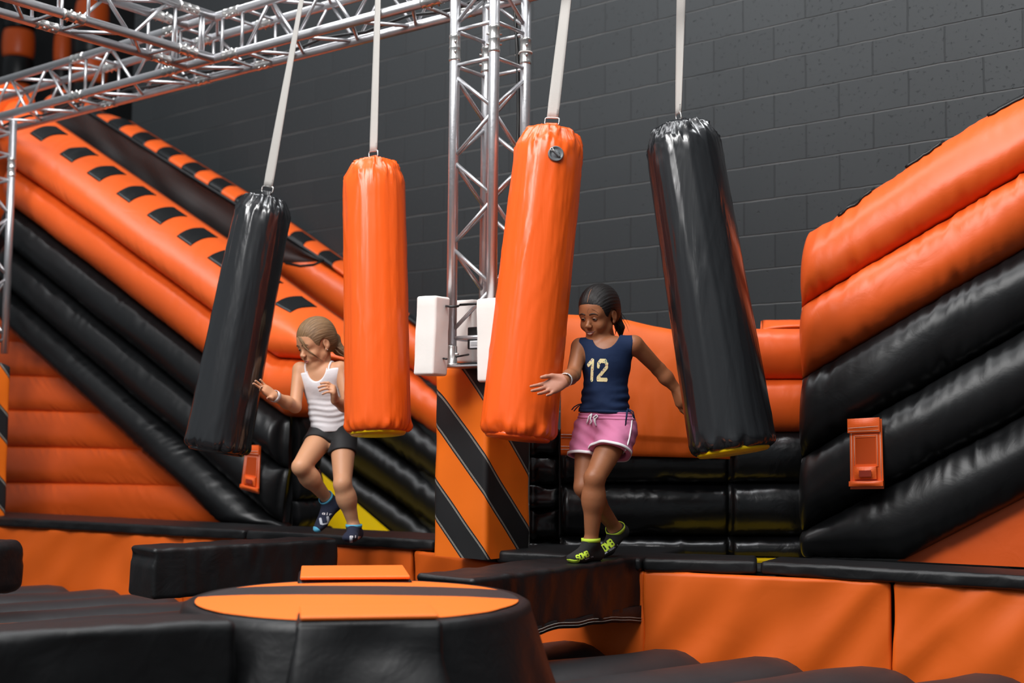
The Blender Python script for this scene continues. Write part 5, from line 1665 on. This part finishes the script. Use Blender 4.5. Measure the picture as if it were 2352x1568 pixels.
# which side is the thumb on? it must be uppermost for this hand
lhd, ltips = hand(lw_j, at(1566, 935, 5.76) - at(1554, 894, 5.76), V3((1, 0.55, 0.0)), 1, 0.98,
                  ((0.35, 0.35, 0.2), (0.30, 0.35, 0.2), (0.30, 0.35, 0.2), (0.30, 0.3, 0.2)), (0.08, 0.02, -0.05, -0.12), (0.9, 0.4, 0.2), 0.5)
legs = [cap(lh, lk, .070, .044, .03), cap(lk, lk.lerp(la, .35), .0425, .0465, .012), cap(lk.lerp(la, .3), la, .0465, .0275, .03), ell(lk + V3((-.004, -.012, 0)), (.031, .033, .038), (V3((1, 0, 0)), V3((0, 1, 0)), UP), .03),
        cap(rh, rk, .070, .044, .03), cap(rk, rk.lerp(ra_, .35), .0425, .0455, .012), cap(rk.lerp(ra_, .3), ra_, .0455, .0275, .03)]
zf = P + 0.008
lH, lB_, lT = onz(1374, 1281, zf), onz(1335, 1290, zf), onz(1313, 1291, zf)
lH = V3((la.x + 0.028, la.y + 0.035, zf)); fdir = (onz(1320, 1290, zf) - lH); fdir.z = 0; fdir.normalize()
lB_ = lH + fdir * 0.118; lT = lH + fdir * 0.172
lf = foot_prims(la, lH, lB_, lT, UP, 0.95)
zr = P + 0.006
rB = at(1399, 1269, 5.80); rT = at(1373, 1281, 5.765)
rH = ra_ + V3((0.042, 0.030, -0.040))
rfd = (rB - rH).normalized()
rf = foot_prims(ra_, rH, rB, rT, V3((0, 0, 1)), 0.95)
bodyp = torso + neck + arms + legs + hd.prims(0.8) + rhd + lhd + [dict(p, inf=-0.004) for p in lf + rf]
bo, bbv, bV = skin_mesh('body', grow(bodyp, HS), M['skin_brown'], ga, 2)
# paler palm of the open hand
me = bo.data
me.materials.append(M['palm_brown'])
pn = V3((-0.25, -1, 0.35)).normalized(); wr_ = rw_j - ORG[ga.name]
dn = (at(1246, 897, 5.41) - rw_j).normalized()
mi = np.zeros(len(me.polygons), np.int32)
for q in me.polygons:
    v = q.center - wr_
    if v.length < 0.17 and v.dot(dn) > 0.0 and q.normal.dot(pn) > 0.05: mi[q.index] = 1
me.polygons.foreach_set('material_index', mi)
nails(ltips, bo); nails([rtips[4]], bo)
hd.face(bbv, bo, M['lip_a'], 'brow_a', smile=1.0, teeth=True, gaze=(-0.20, -0.30), skin=M['skin_brown'], open_=0.75)
tb_ = hd.P(0, -.112, -.020)
tail = [(hd.P(0, -.095, .0), hd.P(0.01, -.120, -.030), .030, .026), (hd.P(0.01, -.120, -.030), hd.P(.030, -.112, -.085), .026, .018), (hd.P(.030, -.112, -.085), hd.P(.035, -.10, -.125), .018, .008)]
def A2(pts, D): return [at(x, y, D) for x, y in pts]
rnd = random.Random(4)
str_ = [(A2(((1412, 700), (1424, 722), (1438, 745), (1445, 762)), 5.74), .0016), (A2(((1412, 700), (1428, 720), (1441, 738), (1447, 750)), 5.75), .0012),
        (A2(((1410, 705), (1420, 728), (1430, 740), (1428, 756)), 5.74), .0022), (A2(((1408, 712), (1416, 735), (1421, 752), (1420, 768)), 5.75), .0030),
        (A2(((1409, 715), (1418, 740), (1427, 752), (1424, 765)), 5.73), .0018), (A2(((1405, 720), (1412, 742), (1415, 756), (1412, 770)), 5.76), .0040),
        (A2(((1353, 708), (1349, 716), (1352, 722)), 5.60), .0006), (A2(((1358, 709), (1368, 714), (1376, 721)), 5.605), .0006), (A2(((1362, 709), (1370, 712), (1381, 718)), 5.61), .0005)]
ho, hbv = hd.hair(M['hair_black'], bo, tail, str_, 1.0)
pl = []
for i in range(14):
    t = i / 13
    q, n_ = hit(hbv, hd.P(0.002, .20 - .16 * t, .02 + .26 * t), (hd.P(0, -.01, .03) - hd.P(0, .20 - .16 * t, .02 + .26 * t)).normalized(), 0.5)
    if q is not None: pl.append(q - (q - hd.P(0, -.01, .03)).normalized() * 0.0006)
if len(pl) > 3: mk('hair_parting', *tube(pl[2:-2], 0.0013, 6), M['skin_brown'], ho)
# navy vest
neck_c = nk + tf * .035 - tu * .015
def ripples(X, Y, Z):
    px, py, pz = X - pel.x, Y - pel.y, Z - pel.z
    x = px * tl.x + py * tl.y + pz * tl.z; z = px * tu.x + py * tu.y + pz * tu.z
    side = np.clip((np.abs(x) - 0.02) / 0.07, 0, 1)
    low = np.clip((0.20 - z) / 0.10, 0, 1)
    return -0.0030 * side * low * np.sin(z * 170 + x * 25 + 1.2 * np.sin(x * 40)) - 0.0025 * np.clip((0.17 - z) / 0.1, 0, 1) * np.sin(z * 90 + x * 30 * np.sign(x)) - 0.004 * np.clip((0.16 - z) / 0.16, 0, 1)
cuts = [ell(nk + tf * .048 + tu * .012, (.064, .085, .080), (tl, tf, tu), .004, sub=True), cap(nk - tf * .05 + tu * .02, nk + tu * .12, .048, .06, .004, sub=True)]
for s_, sg in ((rs, -1), (ls, 1)):
    cuts.append(ell(s_ + tl * (sg * .030) - tu * .030, (.040, .085, .085), (tl, tf, tu), .004, sub=True))
    cuts.append(ell(s_ + tl * (sg * .050) - tu * .01, (.052, .085, .10), (tl, tf, tu), .004, sub=True))
hem = pel + tu * .038
cuts.append(half(hem, -tu, None, .004))
vest_p = torso + neck[1:]
vo_, vbv, _ = skin_mesh('vest', grow(vest_p, 0.0028, 0.0085, cuts, ripples), M['navy'], bo, 4)
_v, _f = grow(torso + neck[1:] + arms, 0.007)
tbv = BVHTree.FromPolygons([V3(v) for v in _v], [tuple(q) for q in _f.tolist()])
neckline(tbv, nk + tf * .048 + tu * .012, (.064, .085, .080), (tl, tf, tu), 186, 354, .0036, M['navy'], vo_, .0015)
# hem welt
lp = loop_on(vbv, hem + tu * .008, tu, .3, 64, 0.0005)
band_loop(lp, tu, .013, .0022, 'vest_hem', M['navy'], vo_)
n12 = at(1371, 850, 5.6)
view = (n12 - CO).normalized()
vw = (-tf * 0.6 + view * 0.4).normalized()
rt12 = (tl - vw * tl.dot(vw)).normalized(); up12 = (tu - vw * tu.dot(vw)).normalized()
up12 = (Matrix.Rotation(R(1), 3, vw) @ up12)
decal('12', vbv, n12, rt12, up12, view, 0.084, M['floral'], vo_, 'number_print', 0.22, 0.88, 0.0016, 0.0011, 0.66)
# draw strings at the sides
for pts in (((1337, 927), (1328, 929), (1319, 934), (1313, 941)), ((1338, 929), (1329, 932), (1323, 938), (1318, 944)), ((1442, 937), (1440, 955), (1436, 978)), ((1443, 938), (1452, 950), (1456, 960)), ((1446, 940), (1454, 945), (1458, 962)), ((1440, 941), (1438, 960), (1437, 970))):
    mk('side_tie', *tube([at(x, y, 5.585 if x > 1400 else 5.70) for x, y in pts], 0.0026, 7), M['navy'], vo_)
# pink shorts
wst = pel + tu * .050
lhem, rhem = lh.lerp(lk, .47) + V3((0.012, 0, 0.0)), rh.lerp(rk, .48) + V3((-0.010, 0, 0))
lax, rax = (lhem - lh).normalized(), (rhem - rh).normalized()
sh_p = [ell(pel + tu * .0, (.110, .084, .10), (tl, tf, tu), .03), cap(lh + tl * .004, lhem + lax * .05, .079, .087, .03), cap(rh - tl * .002, rhem + rax * .05, .074, .074, .03)]
def folds(X, Y, Z):
    return 0.0030 * np.sin(X * 60 + Z * 45 + 2 * np.sin(Z * 30)) * np.sin(Z * 34 + X * 21) + 0.002 * np.sin(Z * 120 + X * 90)
hl = (lax + V3((0.05, -0.05, -0.35))).normalized(); hr = (rax + V3((0, 0, -0.3))).normalized()
BIG = None
# each leg is cut by its own hem: do it by cutting below the hem only near that leg
def hemcut(c, ax_, other):
    c = V3(c); ax_ = V3(ax_)
    mid = (c - other)
    def f(X, Y, Z):
        below = -((X - c.x) * ax_.x + (Y - c.y) * ax_.y + (Z - c.z) * ax_.z)
        near = ((X - (c.x + other.x) / 2) * mid.x + (Y - (c.y + other.y) / 2) * mid.y + (Z - (c.z + other.z) / 2) * mid.z) / mid.length
        return np.maximum(below, -near)
    lo = [c[i] - 0.25 for i in range(3)]; hi = [c[i] + 0.25 for i in range(3)]
    return dict(t='hem', f=f, bb=(lo, hi), k=.004, sub=True)
scuts = [half(wst, tu, None, .004), hemcut(lhem, hl, rhem), hemcut(rhem, hr, lhem),
         cap(lhem - lax * .03, lhem + lax * .1, .066, .076, .004, sub=True), cap(rhem - rax * .03, rhem + rax * .1, .062, .072, .004, sub=True)]
so, sbv, _ = skin_mesh('shorts', grow(sh_p, HS, 0.004, scuts, folds), M['pink'], bo, 1)
for c, ax_ in ((lhem - hl * .006, hl), (rhem - hr * .006, hr)):
    pts = []
    a, b = frame(ax_)
    for i in range(56):
        t = 2 * math.pi * i / 56; dd = a * math.cos(t) + b * math.sin(t)
        q, n_ = hit(sbv, c + dd * .16, -dd, .16)
        if q is not None and (q - c).length > .05 and (q - c).length < 0.125: pts.append(q)
    if len(pts) > 20: band_loop(pts, ax_, .012, .0026, 'white_hem', M['white_trim'], so)
pts = []
for x, y in ((1452, 955), (1451, 968), (1449, 985), (1446, 1002), (1442, 1018), (1437, 1032), (1431, 1042)):
    q, n_ = hit(sbv, CO, ray(x, y).normalized(), 9)
    if q is not None: pts.append(q + n_ * .001)
if len(pts) > 3: mk('side_stripe', *tube(pts, .0036, 8), M['white_trim'], so)
wl_ = loop_on(sbv, wst - tu * .018, tu, .3, 64, 0.0)
for off in (-.014, 0.0, .012):
    lp = loop_on(sbv, wst - tu * (.020 - off), tu, .3, 64, -0.0006)
    mk('waistband_rib', *tube(lp, .0042, 6, closed=True), M['pink'], so)
for pts in (((1361, 950), (1354, 957), (1352, 966), (1350, 972)), ((1361, 950), (1357, 962), (1360, 968), (1357, 974)), ((1371, 953), (1365, 958), (1366, 968), (1371, 978)), ((1371, 953), (1374, 956), (1368, 962), (1369, 976))):
    pp = []
    for x, y in pts:
        q, n_ = hit(sbv, CO, ray(x, y).normalized(), 9)
        if q is not None: pp.append(q + n_ * .006)
    if len(pp) > 2: mk('drawstring', *tube(pp, .0034, 7), M['white_trim'], so)
# wristband
ax_ = (rw_j - re).normalized(); c = rw_j - ax_ * .004
lp = [c + (frame(ax_)[0] * math.cos(2 * math.pi * i / 40) + frame(ax_)[1] * math.sin(2 * math.pi * i / 40)) * .0285 for i in range(40)]
wb = band_loop(lp, ax_, .018, .0018, 'wristband', M['band'], bo)
for i in range(4):
    q = at(1304.5 + 2.0 * i, 859 + 2.6 * i, (c.y - .026))
    mk('wristband_print', *rbox(q, (V3((1, 0, 0)), V3((0, 1, 0)), UP), (.0016, .0012, .0026), .0005, .01), M['black_plastic'], wb)
# socks
def sock(fp, A, H, B, T, up, cuff_c, cuff_ax, m_, m_trim, par, cuff_r=.031, cuff_w=.016):
    so_, sb_, _ = skin_mesh('sock', grow(fp, 0.003, 0.003, [half(cuff_c, -cuff_ax, None, .003)], None), m_, par, 1)
    lp = loop_on(sb_, cuff_c + cuff_ax * .006, cuff_ax, .12, 40, -0.001)
    cc = sum(lp, V3()) / 40
    rr = [min((p - cc).length, .046) for p in lp]
    for _ in range(4): rr = [(rr[i - 1] + rr[i] * 2 + rr[(i + 1) % 40]) / 4 for i in range(40)]
    lp = [cc + (p - cc).normalized() * r_ for p, r_ in zip(lp, rr)]
    band_loop(lp, cuff_ax, cuff_w, .003, 'sock_cuff', m_trim, so_)
    return so_, sb_
def toe_cap(fp, T, fw, back, m_, par, extra=()):
    """the coloured toe: the front end of the foot, a touch larger"""
    o_, b_, _ = skin_mesh('toe_cap', grow(fp, 0.003, 0.0042, [half(V3(T) - fw * back, -fw, None, .002)] + list(extra), None), m_, par, 1)
    return o_
lca = (la - lk).normalized()
s1, sb1 = sock(lf + [cap(la, la - lca * .03, .029, .029, .02)], la, lH, lB_, lT, UP, la + UP * .012, -UP, M['black_sock'], M['lime'], bo)
toe_cap(lf, lT, fdir, .022, M['lime'], s1, [half(V3((0, 0, zf + .017)), (UP + fdir * -0.35).normalized(), None, .002) if False else half(lT + UP * .013, (UP - fdir * 0.15).normalized(), None, .002)])
rca = (ra_ - rk).normalized()
rca = (ra_ - rk).normalized()
s2, sb2 = sock(rf + [cap(ra_, ra_ - rca * .03, .029, .029, .02)], ra_, rH, rB, rT, UP, ra_ - rca * .006, (rca + V3((-0.25, 0, -0.35))).normalized(), M['black_sock'], M['lime'], bo)
toe_cap(rf, rT, (rT - rB).normalized(), .004, M['lime'], s2)
def sock_text(bv, px0, px1, D, h, txt, m_, par, nm, **kw):
    a, b = at(*px0, D), at(*px1, D)
    rt = (b - a).normalized(); vw_ = ((a + b) / 2 - CO).normalized(); up_ = rt.cross(vw_).normalized()
    if up_.z < 0: up_ = -up_
    L_ = (b - a).length
    decal(txt, bv, (a + b) / 2, rt, up_, vw_, h, m_, par, nm, aspect=L_ / (h * 0.86 * len(txt)), **kw)
sock_text(sb2, (1377, 1266), (1408, 1243), 5.78, .030, 'SOMB', M['lime'], s2, 'sock_lettering', thick=.26, cells=.0011)
sock_text(sb2, (1386, 1272), (1420, 1250), 5.78, .009, 'www.isbun.co', M['sock_print'], s2, 'sock_lettering', thick=.2, cells=.0008)
sock_text(sb1, (1324, 1282), (1352, 1270), 5.50, .022, 'SOMB', M['lime'], s1, 'sock_lettering', thick=.26, cells=.0010)
sock_text(sb1, (1344, 1284), (1363, 1277), 5.50, .006, 'www.is', M['sock_print'], s1, 'sock_lettering', thick=.2, cells=.0008)

# ================================================ girl in the white top
gb = thing('person', 'girl in a white strappy top and black shorts, one foot raised, between the left bags', 'person', onz(812, 1240, P + 0.006))
hb = Head(at(725, 791, 6.58), 45, 24, 2, 1.06)
DB = 6.60
nk = at(742, 846, 6.63)
rs, ls = at(688, 848, 6.62), at(783, 846, 6.58)
re, rwj = at(678, 934, 6.54), at(630, 909, 6.40)
le, lwj = at(803, 938, 6.52), at(770, 920, 6.40)
pel = at(762, 988, 6.66)
rh, lh = at(741, 1000, 6.67), at(788, 1004, 6.64)
rk, ra_ = at(691, 1072, 6.45), at(753, 1146, 6.64)
lk, la = at(787, 1112, 6.50), at(813, 1207, 6.56)
tu = ((rs + ls) / 2 - pel).normalized(); tl = (ls - rs); tl = (tl - tu * tl.dot(tu)).normalized(); tf = tu.cross(tl); tf = tf if tf.y < 0 else -tf
ch = (rs + ls) / 2 - tu * .082
be = pel + tu * .105
torso = [ell(ch, (.094, .066, .118), (tl, tf, tu), .03), cap(rs + tl * .012 - tu * .004, ls - tl * .012 - tu * .004, .034, .034, .04), ell(be, (.092, .068, .11), (tl, tf, tu), .04),
         ell(pel, (.100, .080, .075), (tl, tf, tu), .04), ell(ch + tf * .014 + tu * .02, (.08, .058, .09), (tl, tf, tu), .03)]
neck = [cap(nk - tu * .02, hb.P(0, -.034, -.040), .039, .035, .016), cap(nk - tl * .03 - tu * .012, nk + tl * .03 - tu * .012, .034, .034, .03)]
arms = [cap(rs, re, .036, .030, .025), cap(re, re.lerp(rwj, .4), .031, .031, .012), cap(re.lerp(rwj, .4), rwj, .031, .0225, .02),
        cap(ls, le, .036, .030, .025), cap(le, le.lerp(lwj, .4), .031, .031, .012), cap(le.lerp(lwj, .4), lwj, .031, .0225, .02)]
rhd, rtips = hand(rwj, at(598, 887, 6.35) - rwj, V3((0.35, -0.75, 0.55)), 1, 0.88,
                  ((0.25, 0.75, 0.35), (0.05, 0.05, 0.02), (0.02, 0.05, 0.05), (0.05, 0.08, 0.05)), (0.20, 0.10, -0.04, -0.24), (0.35, 0.3, 0.2), 0.8)
lhd, ltips = hand(lwj, V3((-0.06, -0.55, 0.85)), V3((-1, -0.05, -0.10)), 1, 0.98,
                  ((0.80, 0.60, 0.35), (1.10, 0.55, 0.30), (1.20, 0.55, 0.3), (1.25, 0.55, 0.3)), (0.16, 0.04, -0.05, -0.14), (0.9, 0.5, 0.3), 0.6)
legs = [cap(lh, lk, .070, .044, .03), cap(lk, lk.lerp(la, .35), .0425, .0465, .012), cap(lk.lerp(la, .3), la, .0465, .027, .03), ell(lk + V3((-.002, -.012, 0)), (.031, .033, .038), (V3((1, 0, 0)), V3((0, 1, 0)), UP), .03),
        cap(rh, rk, .072, .046, .03), cap(rk, rk.lerp(ra_, .35), .0435, .0465, .012), cap(rk.lerp(ra_, .3), ra_, .0465, .027, .03)]
lH = V3((la.x + .012, la.y + .040, P + .010)); fdir = V3((-0.12, -1, 0)).normalized()
lB_ = lH + fdir * .130; lT = lH + fdir * .19
lf = foot_prims(la, lH, lB_, lT, UP, .95)
# raised foot: heel up and back at the right, toes hanging down at the left
rH = at(777, 1168, 6.66); rB = at(745, 1206, 6.60); rT = at(731, 1222, 6.585)
rfw = (rB - rH).normalized()
rup = (V3((-0.70, -0.55, 0.35)) - rfw * V3((-0.70, -0.55, 0.35)).dot(rfw)).normalized()
rf = foot_prims(ra_, rH, rB, rT, rup, .95)
bodyp = torso + neck + arms + legs + hb.prims(0.0) + rhd + lhd + [dict(p, inf=-0.004) for p in lf + rf]
bo, bbv, bV = skin_mesh('body', grow(bodyp, HS), M['skin_tan'], gb, 2)
nails(rtips + ltips, bo, M['nail_pale'])
hb.face(bbv, bo, M['lip_b'], 'brow_b', smile=0.15, teeth=False, gaze=(-0.15, -0.35), skin=M['skin_tan'], open_=0.6)
tail = [(hb.P(0, -.092, .005), hb.P(0, -.120, -.015), .030, .024), (hb.P(0, -.120, -.015), at(778, 803, 6.66), .024, .026), (at(778, 803, 6.66), at(800, 816, 6.66), .026, .018)]
def hug(pts, lift=.003):
    out = []
    for x, y in pts:
        q, n_ = hit(bbv, CO, ray(x, y).normalized(), 9)
        if q is not None: out.append(q + n_ * lift)
    return out
str_ = [(hug(((687, 773), (692, 783), (699, 794), (708, 804)), .002), .0058), (hug(((689, 774), (697, 788), (708, 802), (720, 813), (733, 823)), .004), .0040), (hug(((688, 776), (700, 795), (716, 811), (730, 821), (742, 829)), .005), .0034),
        (hug(((691, 775), (700, 789), (709, 803)), .002), .0045),
        (A2(((770, 795), (783, 803), (797, 813), (803, 822)), 6.62), .004), (A2(((768, 800), (780, 812), (792, 818)), 6.62), .004)]
ho, hbv = hb.hair(M['hair_blond'], bo, tail, str_, 3.0)
q, n_ = hit(bbv, hb.P(.20, .0, -.033), -hb.l, .4)
if q is not None: mk('ear_stud', *tube([q - hb.l * .001, q + hb.l * .003], .0022, 8), M['steel'], bo)
def ripples2(X, Y, Z):
    px, py, pz = X - pel.x, Y - pel.y, Z - pel.z
    x = px * tl.x + py * tl.y + pz * tl.z; z = px * tu.x + py * tu.y + pz * tu.z
    return -0.0017 * np.clip((0.20 - z) / 0.06, 0, 1) * np.clip((z - 0.02) / 0.04, 0, 1) * np.sin(z * 210 + 1.5 * np.sin(x * 30) + x * 14) - 0.0015 * np.sin(z * 60 + x * 40)
top_cut = (rs + ls) / 2 + tu * .002
cuts = [half(pel + tu * .010, -(tu + tl * .12).normalized(), None, .004), half(top_cut - tf * .02, (tu + tf * 0.05).normalized(), None, .004),
        ell((rs + ls) / 2 + tf * .065 + tu * .045, (.060, .085, .100), (tl, tf, tu), .004, sub=True), half((rs + ls) / 2 - tf * .03 + tu * .0, (-tf + tu * 1.6).normalized(), None, .004)]
for s_, sg in ((rs, -1), (ls, 1)):
    cuts.append(ell(s_ + tl * (sg * .036) - tu * .040, (.044, .085, .085), (tl, tf, tu), .004, sub=True))
vo_, vbv, _ = skin_mesh('camisole', grow(torso, 0.003, 0.0115, cuts, ripples2), M['white_rib'], bo, 3)
mid_ = (rs + ls) / 2
neckline(bbv, (rs + ls) / 2 + tf * .065 + tu * .045, (.060, .085, .100), (tl, tf, tu), 205, 335, .0028, M['white_rib'], vo_, .002)
_v, _f = grow(torso + neck[1:] + arms, 0.007)
tbv = BVHTree.FromPolygons([V3(v) for v in _v], [tuple(q) for q in _f.tolist()])
for sg in (-1, 1):
    pp = []
    for h_ in (-.040, -.028, -.014, 0.0, .010, .020):
        q, n_ = hit(tbv, mid_ + tl * (sg * (.056 + .14 * (h_ + .04))) + tu * h_ + tf * .25, -tf, .4)
        if q is not None: pp.append(q + n_ * .002)
    for y_ in (.03, .015, 0.0, -.02, -.04):
        q, n_ = hit(tbv, mid_ + tl * (sg * .066) + tf * y_ + tu * .16, -tu, .3)
        if q is not None and (not pp or (q - pp[-1]).length < .05): pp.append(q + n_ * .002)
    if len(pp) > 3: mk('shoulder_strap', *tube(resample(pp, 24), .0050, 8), M['white_rib'], vo_)
# shorts
wst = pel + tu * .040
lhem, rhem = lh.lerp(lk, .36), rh.lerp(rk, .30)
lax, rax = (lhem - lh).normalized(), (rhem - rh).normalized()
hl = (lax + V3((0.05, -0.05, -0.2))).normalized(); hr = (rax + V3((0.12, 0, -0.15))).normalized()
sh_p = [ell(pel, (.102, .082, .085), (tl, tf, tu), .03), cap(lh, lhem + lax * .05, .071, .064, .03), cap(rh, rhem + rax * .05, .073, .068, .03)]
so, sbv, _ = skin_mesh('shorts', grow(sh_p, HS, 0.003, [half(wst, tu, None, .004), hemcut(lhem, hl, rhem), hemcut(rhem, hr, lhem)], None), M['black_lycra'], bo, 1)
ax_ = (rwj - re).normalized(); c = rwj - ax_ * .006
lp = [c + (frame(ax_)[0] * math.cos(2 * math.pi * i / 40) + frame(ax_)[1] * math.sin(2 * math.pi * i / 40)) * .0285 for i in range(40)]
wb = band_loop(lp, ax_, .020, .0018, 'wristband', M['band'], bo)
mk('wristband_print', *rbox(at(638, 905, c.y - .031), (V3((1, 0, 0)), V3((0, 1, 0)), UP), (.0022, .0012, .006), .0005, .01), M['grey_plastic'], wb)
s1, sb1 = sock(lf + [cap(la, la + UP * .03, .029, .029, .02)], la, lH, lB_, lT, UP, la + UP * .006, -UP, M['navy_sock'], M['sky_knit'], bo)
s2, sb2 = sock(rf + [cap(ra_, ra_.lerp(rk, .14), .029, .030, .02)], ra_, rH, rB, rT, rup, ra_.lerp(rk, .085), (ra_ - rk).normalized(), M['navy_sock'], M['sky_knit'], bo)
toe_cap(rf, rT, (rT - rB).normalized(), .010, M['sky_knit'], s2)
sock_text(sb2, (734, 1198), (757, 1193), 6.56, .032, 'U', M['sock_print'], s2, 'sock_logo', thick=.22, cells=.0012)
sock_text(sb2, (740, 1178), (763, 1181), 6.56, .012, 'air', M['white_trim'], s2, 'sock_lettering', thick=.22, cells=.0009)
sock_text(sb1, (803, 1240), (828, 1240), 6.40, .030, 'U', M['sock_print'], s1, 'sock_logo', thick=.22, cells=.0012)
sock_text(sb1, (803, 1231), (830, 1233), 6.40, .012, 'air', M['white_trim'], s1, 'sock_lettering', thick=.22, cells=.0009)
